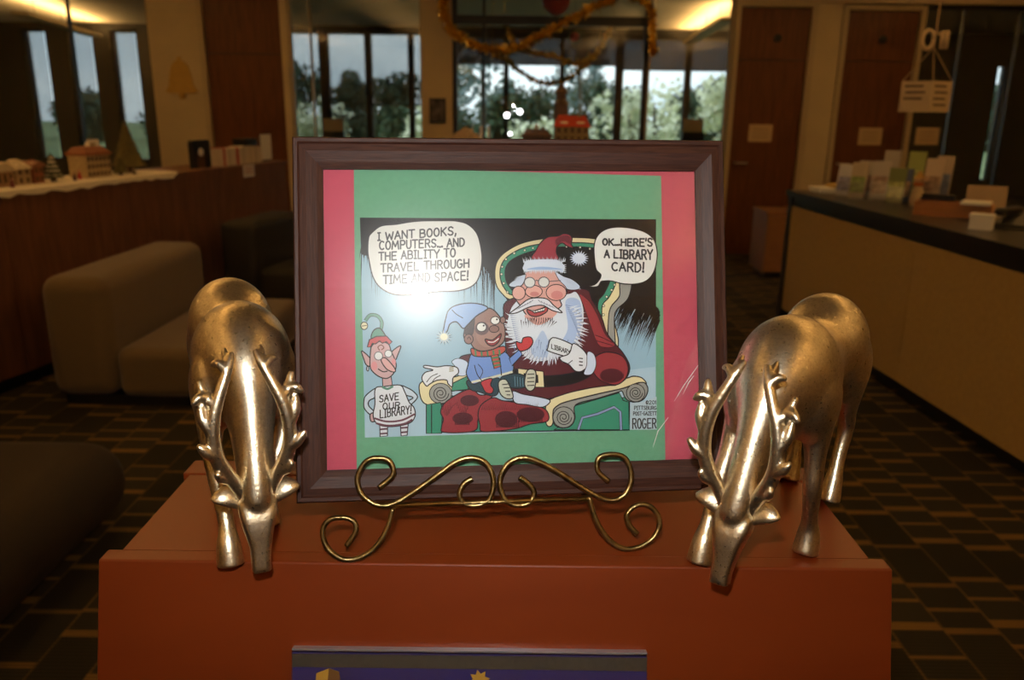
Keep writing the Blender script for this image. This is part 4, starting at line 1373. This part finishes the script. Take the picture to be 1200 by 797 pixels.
def toy_tree(label, p, h, r, col, snow, tiers=5):
    t = thing('toy_tree', label, 'toy tree', p)
    MB().lathe([(.3*r, 0), (.3*r, .012), (.09*r+.004, .014), (.09*r+.004, h*.2)], 10).build('trunk', mat('toy_trunk', (0.12, 0.06, 0.03), 0.8), t)
    rn = random.Random(int(h*1000))
    f = MB()
    f.lathe([(.05*r, h*.12), (r*.95, h*.13), (r*.55, h*.45), (r*.25, h*.75), (.002, h)], 14)
    for i in range(420):
        z = rn.random()**1.3
        rr_ = r*(1-z)*1.03+.002
        a = rn.random()*2*PI
        zz = h*(.12+.86*z)
        c = Vector((rr_*math.cos(a), rr_*math.sin(a), zz))
        out = Vector((math.cos(a), math.sin(a), -.35)).normalized()
        tn = Vector((-math.sin(a), math.cos(a), 0))
        sz = .10*r+.006
        f.add([c-tn*sz*.5-out*sz*.4, c+tn*sz*.5-out*sz*.4, c+out*sz*1.1], [(0, 1, 2)])
    f.build('needles', mat('toy_needles_%s' % str(col), col, 0.8, noise=.3, nscale=90), t)
    if snow:
        s_ = MB()
        for i in range(tiers):
            z = h*(.2+.72*i/tiers)
            rr_ = r*(1-z/h)*1.06+.004
            s_.lathe([(rr_*1.05, z), (rr_*.95, z+h*.035), (rr_*.45, z+h*.11), (.001, z+h*.12)], 11)
        s_.build('snow', M['snow'], t, True)
    return t
toy_tree('small toy fir tree covered in tiers of white snow', wpos(.525, .13, ZS), .165, .052, (0.06, 0.08, 0.035), True)
toy_tree('tall dark green toy fir tree beside the cream toy mansion', wpos(1.25, .17, ZS), .345, .105, (0.17, 0.14, 0.045), False)
toy_tree('short green toy fir tree at the foot of the tall toy fir', wpos(1.07, .10, ZS), .11, .045, (0.17, 0.15, 0.05), False)
def toy_person(label, p, h, col, group=None):
    t = thing('toy_person', label, 'figurine', p, group=group)
    m_ = mat('toy_coat_%s' % str(col), col, 0.6)
    MB().lathe([(h*.22, 0), (h*.24, h*.1), (h*.16, h*.5), (h*.13, h*.7), (h*.05, h*.76)], 10).build('coat', m_, t, True)
    MB().ball((0, 0, h*.84), h*.11, 10, 6).build('head', mat('toy_skin', (0.6, 0.38, 0.25), 0.6), t, True)
    MB().lathe([(h*.14, h*.90), (h*.12, h*.93), (h*.08, h*1.0), (.001, h*1.02)], 10).build('hat', m_, t, True)
toy_person('tiny toy figure in a bright red coat beside the toy mansion', wpos(.70, .10, ZS), .055, (0.45, 0.03, 0.03))
toy_person('tiny toy figure in a dark brown coat by the snowy toy tree', wpos(.60, .05, ZS), .05, (0.12, 0.05, 0.04))
toy_person('tiny toy figure in a maroon coat before the brown toy house', wpos(.14, .05, ZS), .05, (0.2, 0.05, 0.05))
toy_person('tiny toy figure in an olive coat near the short toy fir', wpos(1.13, .045, ZS), .045, (0.18, 0.14, 0.04))
# cream card behind the tree
c = thing('folded_card', 'plain cream folded card behind the tall toy fir', 'card', wpos(1.09, .27, ZS), WA+PI/2)
MB().hexa([(-.05, 0, 0), (.05, 0, 0), (.05, .003, 0), (-.05, .003, 0)], [(-.05, .025, .22), (.05, .025, .22), (.05, .028, .22), (-.05, .028, .22)]).build('front_leaf', M['white'], c)
MB().hexa([(-.05, .056, 0), (.05, .056, 0), (.05, .059, 0), (-.05, .059, 0)], [(-.05, .029, .22), (.05, .029, .22), (.05, .032, .22), (-.05, .032, .22)]).build('back_leaf', M['white'], c)
# black book holder with a figure on it
bh = thing('black_arch_stand', 'black arched stand with a pale round emblem beside the book row', 'bookend', wpos(2.02, .14, WH), WA+PI/2)
outl = [(-.11, 0), (-.11, .19), (-.095, .205), (.095, .205), (.11, .19), (.11, 0), (.065, 0), (.065, .10)] + [(.065*math.cos(a*PI/8), .10+.05*math.sin(a*PI/8)) for a in range(1, 8)] + [(-.065, .10), (-.065, 0)]
MB().prism(outl, -.02, .02).build('arch', M['blackm'], bh)
MB().box(-.065, .065, .0, .012, 0, .14).build('inner_panel', mat('stand_brown', (0.12, 0.06, 0.03), 0.6), bh)
MB().ball((0, -.012, .115), .032, 14, 8, (1, .4, 1)).build('emblem', M['white'], bh, True)
# books
bn = random.Random(9)
s = 2.20
i = 0
spines = [(0.62, 0.52, 0.38), (0.55, 0.46, 0.32), (0.66, 0.56, 0.42), (0.5, 0.42, 0.3), (0.6, 0.52, 0.4)]
while s < 2.82:
    th = bn.uniform(.030, .052)
    hh = .135 + bn.uniform(-.008, .006)
    red = i in (1, 6)
    t = thing('paperback_book', 'red spined paperback in the row on the partition' if red else '%s paperback in the row on the partition' % ('cream', 'beige', 'ivory', 'tan', 'pale buff')[i % 5], 'book', wpos(s+th/2, .15, WH), WA+PI/2, 'paperbacks on the partition')
    col = (0.45, 0.06, 0.04) if red else spines[i % 5]
    th2 = th*.5-.0008
    MB().box(-th2, -th2+.003, -.07, .07, 0, hh).box(th2-.003, th2, -.07, .07, 0, hh).box(-th2+.003, th2-.003, -.073, -.068, 0, hh).build('cover', mat('book_cover_%s' % str(col), col, 0.6), t)
    MB().box(-th2+.003, th2-.003, -.068, .066, .002, hh-.004).build('pages', M['white'], t)
    s += th
    i += 1
bx_ = thing('black_desk_box', 'small black box lying on the paperbacks', 'box', wpos(2.70, .15, WH+.142), WA+PI/2)
rbox('box_body', -.10, .10, -.055, .055, 0, .045, .006, M['blackm'], bx_)
MB().box(-.105, .105, -.06, .06, .045, .055).build('lid', M['blackm'], bx_)
# notice sheet standing at the partition end
ns = thing('notice_sheet', 'cream notice sheet on a clear stand at the partition end', 'notice', wpos(2.985, .12, WH), WA+PI/2)
MB().box(-.09, .09, 0, .002, .012, .225).build('sheet', M['white'], ns)
MB().box(-.095, .095, .003, .006, 0, .23).build('stand_back', M['acrylic'], ns)
MB().box(-.095, .095, -.03, .05, 0, .004).build('stand_foot', M['acrylic'], ns)
tg = thing('shelf_tag', 'small cream paper tag hanging on the partition face', 'tag', wpos(2.44, -.014, WH-.045), WA+PI/2)
MB().box(-.085, .085, -.0015, 0, -.05, .045).build('paper', M['white'], tg)
for z in (-.02, .0, .02):
    MB().box(-.06, .06, -.0022, -.0016, z, z+.006).build('printed_line', mat('red_print', (0.5, 0.12, 0.08), 0.7), tg)

# bell and picture on the back wall
bell = thing('paper_bell', 'gold paper bell hung on the cream wall', 'decoration', (-3.49, YB-.002, 1.63))
bp = [(-.17, .03), (-.13, .09), (-.11, .20), (-.085, .29), (-.04, .335), (0, .345), (.04, .335), (.085, .29), (.11, .20), (.13, .09), (.17, .03), (.12, .012), (-.12, .012)]
MB().prism(bp, -.02, 0).build('bell_body', M['bellgold'], bell)
MB().lathe([(.001, -.045), (.03, -.035), (.036, -.012), (.03, .012)], 14, (0, -.012, .0)).build('clapper', M['bellgold'], bell, True)
MB().prism([(-.02, .345), (-.018, .375), (.018, .375), (.02, .345)], -.018, -.002).build('hanging_loop', M['bellgold'], bell)
pic = thing('wall_picture', 'small dark framed picture on the cream column', 'picture', (-.813, YB-.001, 1.50))
MB().box(-.085, .085, -.02, 0, -.125, .125).build('frame', M['blackm'], pic)
MB().box(-.068, .068, -.023, -.02, -.105, .105).build('print', mat('dark_print', (0.10, 0.085, 0.075), 0.5, noise=.9, nscale=14), pic)
for i, (x, z, lab, yy) in enumerate(((2.618, 1.31, 'tan paper notice taped to the door with the dark viewer', YB+.03), (3.79, 1.29, 'tan paper notice taped to the door nearest the dark glass', YB+.03), (4.40, 1.30, 'tan paper notice taped on the dark glass partition', YB+.035))):
    t = thing('paper_notice', lab, 'notice', (x, yy, z))
    MB().box(-.125, .125, -.003, 0, -.09, .09).build('sheet', mat('tan_paper', (0.55, 0.4, 0.22), 0.8), t)
    for k in range(3):
        MB().box(-.08, .08, -.0045, -.003, -.045+k*.04, -.037+k*.04).build('printed_line', mat('faint_print', (0.3, 0.2, 0.1), 0.8), t)
for i, (x, z) in enumerate(((-2.05, 1.26), (2.02, 1.30))):
    t = thing('desk_sign', ['tan sign block behind the glass beside the wooden door', 'tan sign block behind the narrow glass partition'][i], 'sign', (x, 9.4, 0))
    MB().box(-.11, .11, -.02, .02, z, z+.14).build('board', mat('tan_paper', (0.55, 0.4, 0.22), 0.8), t)
    MB().box(-.12, .12, -.05, .05, z-.10, z).build('tray', M['blackm'], t)
    MB().tube([(0, 0, .02), (0, 0, z-.10)], .02, 8).build('post', M['blackm'], t)
    MB().lathe([(.16, 0), (.16, .015), (.03, .03)], 16).build('foot', M['blackm'], t)

# ================================================================== GARLANDS
def garland(label, pts, rad, npc, seed):
    q = catmull([Vector(p) for p in pts], False, 14)
    rn = random.Random(seed)
    mb = MB()
    mb.tube(q, .006, 5)
    for e in (q[0], q[-1]):
        mb.tube([e, Vector((e.x, e.y, 2.995))], .0025, 5)
    for i in range(len(q)-1):
        d = q[i+1]-q[i]
        for k in range(npc):
            p = q[i]+d*rn.random()
            v = Vector((rn.gauss(0, 1), rn.gauss(0, 1), rn.gauss(0, 1))).normalized()
            r = rad*rn.uniform(.5, 1.45)
            w = Vector((rn.gauss(0, 1), rn.gauss(0, 1), rn.gauss(0, 1))).cross(v).normalized()*.011
            mb.add([p-w, p+w, p+v*r+w*.6, p+v*r-w*.6], [(0, 1, 2, 3)])
    o = mb.build('tinsel_garland', M['tinsel'])
    return tag(o, label, 'garland', 'gold tinsel over the glass entrance')
GY = YB-.09
garland('gold tinsel garland swagged across the top of the glass entrance', [(-.73, GY, 2.62), (-.735, GY, 2.50), (-.70, GY, 2.36), (-.62, GY, 2.26), (-.42, GY, 2.15), (-.2, GY, 2.10), (0, GY, 2.12), (.18, GY, 2.21), (.34, GY, 2.30), (.60, GY, 2.43), (.80, GY, 2.53), (.98, GY, 2.60)], .055, 16, 1)
garland('gold tinsel garland hanging down the post of the glass entrance', [(1.15, GY, 2.62), (1.30, GY, 2.58), (1.38, GY, 2.46), (1.385, GY, 2.3), (1.40, GY, 2.16), (1.42, GY, 2.09)], .045, 14, 2)
GY2 = YB2+.04
garland('thin gold tinsel garland drooping inside the glass entrance', [(-.12, GY2, 2.40), (-.02, GY2, 2.2), (.15, GY2, 2.11), (.4, GY2, 2.07), (.62, GY2, 2.00), (.8, GY2, 2.06), (.96, GY2, 2.28), (1.02, GY2, 2.42)], .04, 10, 3)
garland('lowest gold tinsel garland looping inside the glass entrance', [(-.25, GY2+.17, 2.08), (-.1, GY2+.17, 2.04), (.02, GY2+.17, 1.94), (.2, GY2+.17, 1.83), (.38, GY2+.17, 1.80), (.55, GY2+.17, 1.84), (.72, GY2+.17, 1.95), (.9, GY2+.17, 2.12)], .035, 9, 4)
orn = mat('red_glossy_ornament', (0.5, 0.03, 0.04), 0.25)
for i, (x, z, r, lab) in enumerate(((.62, 2.27, .05, 'red ball ornament hung inside the glass entrance'), (.42, 2.62, .15, 'large red paper ball hung above the glass entrance'))):
    t = thing('red_ornament', lab, 'ornament', (x, GY2+.05, z))
    MB().ball((0, 0, 0), r, 16, 10).build('ball', orn, t, True)
    MB().lathe([(.012, r*.96), (.012, r+.012), (.004, r+.014)], 8).build('cap', M['tinsel'], t)
    MB().tube([(0, 0, r+.01), (0, 0, 3.0-z)], .002, 5).build('thread', M['blackm'], t)

# ================================================================== CENTRAL DISPLAY SHELF WITH VILLAGE
ds = thing('low_bookcase', 'brown low bookcase carrying a lit toy village', 'bookcase', (.10, 5.1, 0))
BW, BD, BZ = .62, .18, 1.27
MB().box(-BW, -BW+.025, -BD, BD, 0, BZ-.03).build('side_panel', M['veneer'], ds)
MB().box(BW-.025, BW, -BD, BD, 0, BZ-.03).build('side_panel', M['veneer'], ds)
MB().box(-BW-.01, BW+.01, -BD-.01, BD+.01, BZ-.03, BZ).build('top_board', M['veneer'], ds)
MB().box(-BW+.025, BW-.025, BD-.02, BD, 0, BZ-.03).build('back_panel', M['veneer'], ds)
for k in range(4):
    MB().box(-BW+.025, BW-.025, -BD+.005, BD-.02, .06+k*.3, .085+k*.3).build('shelf', M['veneer'], ds)
def cpos(x, y): return (x, y, BZ)
rh = toy_house('toy house with a bright red roof on the low bookcase', 0, 0, .20, .14, .15, (0.32, 0.24, 0.1), (0.55, 0.06, 0.03), 'side', loc=cpos(.345, 5.02))
toy_house('dark brown toy shop with flat cornice on the low bookcase', 0, 0, .17, .12, .08, (0.12, 0.07, 0.04), (0.14, 0.08, 0.05), 'hip', loc=cpos(.135, 5.04))
tw = thing('toy_clock_tower', 'dark tiered toy tower behind the red roofed toy house', 'toy tower', cpos(.285, 5.17))
MB().box(-.04, .04, -.04, .04, 0, .27).build('shaft', mat('tower_brown', (0.12, 0.07, 0.04), 0.6), tw)
MB().lathe([(.045, .27), (.05, .28), (.032, .30), (.032, .335), (.045, .345), (.03, .37), (.012, .39), (.001, .40)], 12).build('cupola', mat('tower_brown2', (0.15, 0.09, 0.05), 0.6), tw)
toy_tree('dark green toy fir beside the toy street lamps', cpos(-.10, 5.06), .16, .05, (0.03, 0.045, 0.02), False)
globe = mat('lamp_globe', (0.9, 0.9, 0.9), 0.4, emit=(0.95, 1.0, 1.0), estr=9.0)
for i, (x, y, zt, r) in enumerate(((-.047, 4.98, 1.478, .015), (.030, 4.98, 1.500, .015), (-.026, 4.93, 1.372, .010))):
    t = thing('toy_street_lamp', 'toy street lamp with a glowing white globe on the low bookcase', 'toy lamp', (x, y, BZ), group='toy street lamps')
    hh = zt-BZ
    MB().lathe([(.014, 0), (.014, .006), (.005, .012), (.003, .03), (.003, hh-.012), (.006, hh-.008)], 8).build('post', M['blackm'], t)
    MB().ball((0, 0, hh), r, 12, 8).build('globe', globe, t, True)
toy_house('cream toy cottage at the end of the low bookcase', 0, 0, .16, .12, .07, (0.55, 0.42, 0.25), (0.55, 0.4, 0.22), 'gable', loc=cpos(-.30, 5.04))
for i, x in enumerate((-.20, -.155)):
    t = thing('white_candle', 'slim white candle in a dark cup on the low bookcase', 'candle', cpos(x, 4.97), group='candles on the low bookcase')
    MB().lathe([(.008, .01), (.008, .14), (.002, .145)], 10).build('wax', M['white'], t, True)
    MB().lathe([(.018, 0), (.02, .01), (.010, .014), (.010, .025)], 10).build('cup', M['blackm'], t, True)

# ================================================================== SERVICE DESK
DA = math.atan2(.15, 2.86)
desk = thing('service_desk', 'long service desk with ochre panels and a black top', 'desk', (2.03, 6.0, 0), DA)
# local: -y runs towards the near end, +x into the desk
DL, DH = 6.2, .97
MB().box(-.02, .72, -DL, .0, DH-.04, DH).build('desk_top', M['laminate'], desk)
MB().box(.0, .70, -.07, -.005, 0, DH-.04).build('end_panel', M['laminate'], desk)
MB().box(.015, .05, -DL, -.07, DH-.11, DH-.04).build('reveal_band', M['laminate'], desk)
seg = [-.075, -1.78, -3.4, -5.0, -6.15]
for i in range(4):
    MB().box(.005, .03, seg[i+1]+.002, seg[i]-.002, .09, DH-.11).build('front_panel', M['mustard'], desk)
MB().box(.07, .10, -DL+.05, -.07, 0, .09).build('toe_kick', M['blackm'], desk)
MB().box(.03, .68, -DL+.02, -.07, .09, DH-.11).build('carcass', M['veneer'], desk)
def dpos(t, off, z=DH):
    return (2.03+off*math.cos(DA)+t*math.sin(DA), 6.0+off*math.sin(DA)-t*math.cos(DA), z)
lc = thing('low_cabinet', 'low reddish brown cabinet behind the end of the service desk', 'cabinet', (2.38, 7.55, 0))
MB().box(0, .5, 0, .45, .05, .60).build('body', M['brownlam'], lc)
MB().box(-.01, .51, -.01, .46, .60, .625).build('top', M['brownlam'], lc)
MB().box(.008, .246, -.014, 0, .07, .585).build('cabinet_door', M['brownlam'], lc)
MB().box(.254, .492, -.014, 0, .07, .585).build('cabinet_door', M['brownlam'], lc)
MB().box(.03, .47, .03, .42, 0, .05).build('plinth', M['blackm'], lc)

# paper stack
z = DH
for i in range(5):
    a_ = bn.uniform(-.04, .04)
    t = thing('paper_bundle', 'flat bundle of %s paper in the pile at the desk end' % ('cream' if i < 3 else 'yellow'), 'paper', dpos(.16+bn.uniform(-.01, .01), .12+(.0 if i < 3 else .12), z), DA+a_, 'papers at the desk end')
    mm = M['white'] if i < 3 else mat('yellow_paper', (0.62, 0.42, 0.10), 0.8)
    hh = .011
    wv = .36 if i < 3 else .26
    for k in range(2):
        MB().box(k*.004, wv+k*.003, -.10+k*.003, .10, k*hh/2, (k+1)*hh/2-.0004).build('sheet_block', mm, t)
    z += hh

# brochures in clear holders
bc = [((0.62, 0.62, 0.66), (0.30, 0.30, 0.5)), ((0.55, 0.5, 0.42), (0.4, 0.25, 0.2)), ((0.45, 0.40, 0.34), (0.3, 0.22, 0.2)), ((0.5, 0.42, 0.3), (0.25, 0.35, 0.1)), ((0.56, 0.5, 0.45), (0.42, 0.28, 0.22)),
      ((0.35, 0.42, 0.12), (0.5, 0.55, 0.2)), ((0.10, 0.13, 0.25), (0.6, 0.4, 0.25)), ((0.18, 0.22, 0.07), (0.4, 0.45, 0.15)), ((0.6, 0.48, 0.36), (0.45, 0.3, 0.2)), ((0.5, 0.4, 0.3), (0.2, 0.25, 0.4))]
names = ['white and violet', 'cream and brown', 'grey brown', 'tan and green', 'cream and rust', 'lime green', 'navy blue and orange', 'dark olive', 'tan and rust', 'tan and blue']
pos = [(.45, .20, .21), (.545, .29, .24), (.55, .45, .31), (.64, .20, .235), (.73, .30, .25), (.70, .54, .31), (.83, .40, .21), (.92, .31, .22), (.95, .52, .28), (.82, .66, .29)]
for (t_, off, hh), (c1, c2), nm in zip(pos, bc, names):
    t = thing('brochure_holder', 'clear holder with %s brochures on the service desk' % nm, 'brochures', dpos(t_, off), DA-math.radians(42), 'brochures on the service desk')
    lean = hh*.16
    MB().hexa([(-.05, -.012, .006), (.05, -.012, .006), (.05, .008, .006), (-.05, .008, .006)], [(-.05, -.012+lean, hh), (.05, -.012+lean, hh), (.05, .008+lean, hh), (-.05, .008+lean, hh)]).build('brochure', mat('brochure_%s' % nm, c1, 0.5), t)
    f0, f1 = .18, .62
    MB().hexa([(-.045, -.0135+lean*f0, hh*f0), (.045, -.0135+lean*f0, hh*f0), (.045, -.0118+lean*f0, hh*f0), (-.045, -.0118+lean*f0, hh*f0)], [(-.045, -.0135+lean*f1, hh*f1), (.045, -.0135+lean*f1, hh*f1), (.045, -.0118+lean*f1, hh*f1), (-.045, -.0118+lean*f1, hh*f1)]).build('printed_block', mat('brochure_print_%s' % nm, c2, 0.5, noise=.5, nscale=30), t)
    MB().hexa([(-.055, -.022, 0), (.055, -.022, 0), (.055, -.019, 0), (-.055, -.019, 0)], [(-.055, -.022+lean*.5, hh*.5), (.055, -.022+lean*.5, hh*.5), (.055, -.019+lean*.5, hh*.5), (-.055, -.019+lean*.5, hh*.5)]).build('holder_front', M['acrylic'], t)
    MB().box(-.055, .055, -.022, .05, 0, .004).build('holder_foot', M['acrylic'], t)

# little carved figure
fg = thing('desk_figurine', 'small tan doll figurine with orange scarf on the service desk', 'figurine', dpos(1.02, .40), DA)
MB().lathe([(.035, 0), (.042, .02), (.034, .08), (.022, .12), (.012, .13)], 14).build('gown', mat('doll_tan', (0.5, 0.38, 0.22), 0.7), fg, True)
MB().ball((0, 0, .155), .028, 14, 10).build('head', mat('doll_face', (0.55, 0.35, 0.2), 0.6), fg, True)
MB().lathe([(.026, .122), (.032, .13), (.026, .14)], 14).build('scarf', mat('doll_scarf', (0.6, 0.16, 0.03), 0.7), fg, True)
MB().lathe([(.036, .168), (.026, .175), (.012, .20), (.001, .215)], 14).build('hat', mat('doll_hat', (0.45, 0.26, 0.06), 0.7), fg, True)
# wooden tray with cards
tr = thing('wooden_tray', 'orange brown wooden tray on the service desk', 'tray', dpos(1.52, .34), DA-math.radians(38))
tm = mat('tray_wood', (0.42, 0.17, 0.04), 0.45, noise=.1, nscale=10, stretch=(1, 6, 6))
MB().box(-.19, .19, -.09, .09, 0, .008).build('tray_base', tm, tr)
for b_ in ((-.19, .19, -.09, -.08), (-.19, .19, .08, .09), (-.19, -.18, -.08, .08), (.18, .19, -.08, .08)):
    MB().box(*b_, .008, .075).build('tray_side', tm, tr)
bb = thing('black_stapler', 'black stapler lying across the wooden tray', 'stapler', dpos(1.42, .30, DH+.076), DA-math.radians(38))
MB().box(-.09, .09, -.015, .015, 0, .012).build('base', M['blackm'], bb)
rbox('arm', -.085, .085, -.014, .014, .013, .032, .005, M['blackm'], bb)
pb = thing('note_pad', 'cream note pad lying on the wooden tray', 'note pad', dpos(1.62, .40, DH+.076), DA-math.radians(38))
MB().box(-.07, .07, -.09, .09, 0, .014).build('sheets', M['white'], pb)
MB().box(-.07, .07, .075, .092, .0145, .017).build('binding', M['brownlam'], pb)
cd_ = thing('desk_card_rack', 'tan fan of cards standing behind the wooden tray', 'card rack', dpos(1.42, .58), DA-math.radians(30))
MB().box(-.12, .12, -.03, .03, 0, .02).build('rack_base', M['blackm'], cd_)
for k in range(4):
    MB().hexa([(-.10, -.02+k*.012, .02), (.10, -.02+k*.012, .02), (.10, -.018+k*.012, .02), (-.10, -.018+k*.012, .02)], [(-.10, .0+k*.012, .12+k*.012), (.10, .0+k*.012, .12+k*.012), (.10, .002+k*.012, .12+k*.012), (-.10, .002+k*.012, .12+k*.012)]).build('card', mat('card_tan', (0.45, 0.33, 0.2), 0.7), cd_)
ph = thing('desk_telephone', 'black desk telephone with coiled cord at the desk edge', 'telephone', dpos(1.98, .42), DA-math.radians(60))
MB().hexa([(-.10, -.11, 0), (.10, -.11, 0), (.10, .10, 0), (-.10, .10, 0)], [(-.095, -.10, .02), (.095, -.10, .02), (.095, .09, .075), (-.095, .09, .075)]).build('base', M['blackm'], ph)
rbox('handset', -.095, -.045, -.10, .10, .055, .095, .015, M['blackm'], ph)
q = [(.0+.012*math.cos(i*.9)-.13-.0*i, -.10+.006*i, .02+.012*math.sin(i*.9)) for i in range(36)]
MB().tube(q, .0035, 6).build('coiled_cord', mat('tan_cord', (0.5, 0.36, 0.2), 0.6), ph, 2)
wb_ = thing('white_card_box', 'small white card box near the telephone', 'box', dpos(2.06, .16), DA-math.radians(40))
MB().box(-.05, .05, -.04, .04, 0, .06).build('box_body', M['white'], wb_)
MB().box(-.053, .053, -.043, .043, .06, .075).build('lid', M['white'], wb_)

# hanging sign
hs = thing('hanging_sign', 'folded cream sign hung on cords above the service desk', 'sign', dpos(1.10, .325, 1.525))
cardm = mat('cream_card', (0.62, 0.48, 0.30), 0.7)
printm = mat('sign_print', (0.12, 0.08, 0.05), 0.8)
ridge = Vector((0, -.05, 0))
Lf, Rt = Vector((-.125, .07, 0)), Vector((.165, .05, 0))
for a_, b_, nm in ((Lf, ridge, 'sign_leaf'), (ridge, Rt, 'sign_leaf')):
    d = (b_-a_); nrm = Vector((-d.y, d.x, 0)).normalized()*.002
    leaf = MB().hexa([a_, b_, b_+nrm, a_+nrm], [p+Vector((0, 0, .175)) for p in (a_, b_, b_+nrm, a_+nrm)]).build(nm, cardm, hs)
    for k in range(4 if a_ is ridge else 3):
        p0, p1 = a_+d*(.16 if k % 2 else .12), a_+d*(.80 if k % 2 else .72)
        zz = .14-k*.035
        f_ = -nrm*.6
        MB().hexa([p0+f_+Vector((0, 0, zz)), p1+f_+Vector((0, 0, zz)), p1-nrm*.1+Vector((0, 0, zz)), p0-nrm*.1+Vector((0, 0, zz))],
                  [p0+f_+Vector((0, 0, zz+.012)), p1+f_+Vector((0, 0, zz+.012)), p1-nrm*.1+Vector((0, 0, zz+.012)), p0-nrm*.1+Vector((0, 0, zz+.012))]).build('printed_line', printm, leaf)
cordm = mat('tan_cord', (0.5, 0.36, 0.2), 0.6)
for p in (Lf, ridge, Rt):
    MB().tube([p+Vector((0, 0, .17)), Vector((.0, 0, .36))], .0035, 6).build('cord', cordm, hs)
MB().tube([(0, 0, .36), (0, 0, 3.0-1.52)], .006, 6).build('cord', cordm, hs)
ring = [(-.045+.032*math.cos(a*PI/8), -.01, .40+.05*math.sin(a*PI/8)) for a in range(17)]
MB().tube(ring, .012, 8).build('ornament_ring', cardm, hs, 2)
MB().tube([(.012, -.01, .43), (.035, -.01, .45), (.035, -.01, .35)], .012, 8).build('ornament_bar', cardm, hs, 2)
MB().tube([(.062, -.01, .45), (.062, -.01, .35)], .012, 8).build('ornament_bar', cardm, hs, 2)

# ================================================================== OUTSIDE
struct('ground', MB().box(-60, 60, 16.3, 90, -.3, -.1), mat('lawn', (0.20, 0.26, 0.10), 0.9, noise=.4, nscale=.6), 'grassy ground outside the windows')
def tree(label, x, y, h, r, col, group, n=1500, seed=1, low=.15):
    t = thing('outdoor_tree', label, 'tree', (x, y, -.1), group=group)
    MB().tube([(0, 0, 0), (.05*r, 0, h*.35), (-.03*r, .02, h*.8)], [.06*r+.05, .04*r+.03, .02], 8).build('trunk', mat('bark', (0.09, 0.07, 0.05), 0.9), t)
    rn = random.Random(seed)
    mb = MB()
    lobes = [(rn.uniform(-.5, .5)*r, rn.uniform(-.5, .5)*r, h*(low+.12+rn.random()*(.86-low)), r*rn.uniform(.35, .62)) for _ in range(11)]
    for i in range(n):
        lx, ly, lz, lr = lobes[i % 11]
        v = Vector((rn.gauss(0, 1), rn.gauss(0, 1), rn.gauss(0, 1))).normalized()
        c = Vector((lx, ly, min(lz, h-lr*.4)))+v*lr*rn.random()**.4
        if c.z < .05: c.z = .05
        a = Vector((rn.gauss(0, 1), rn.gauss(0, 1), rn.gauss(0, 1))).normalized()*r*.10
        b = a.cross(v).normalized()*r*.065
        mb.add([c-a, c+b, c+a, c-b], [(0, 1, 2, 3)])
    mb.build('foliage', mat('leaf_%s' % str(col), col, 0.7, noise=.35, nscale=1.5), t)
for i in range(26):
    x = -37+i*2.4
    y = 41.7+1.8*(-1)**i
    eye = 1.7 if x < -11.5 else (3.3 if x < -1 else 2.6)
    tree('dark evergreen tree far beyond the windows', x, y, eye+.35*math.sin(i*2.3), 1.65, (0.045, 0.075, 0.035), 'dark trees beyond the windows', 1900, i, .02)
for i, (x, y, h) in enumerate(((-5.6, 23.5, 1.55), (-2.6, 22, 1.5), (0.6, 25, 1.15), (2.9, 21, 2.0), (5.6, 21.5, 2.3), (4.2, 25, 2.4))):
    tree('pale green leafy shrub growing outside the windows', x, y, h, 1.15, (0.74, 0.80, 0.55), 'pale shrubs outside the windows', 800, 40+i, .02)
for i, (x, y) in enumerate(((-1.2, 30), (2.2, 29))):
    tree('slender bluish tree outside the glass entrance', x, y, 4.6, 1.6, (0.16, 0.22, 0.22), 'slender trees outside the entrance', 260, 60+i, .35)
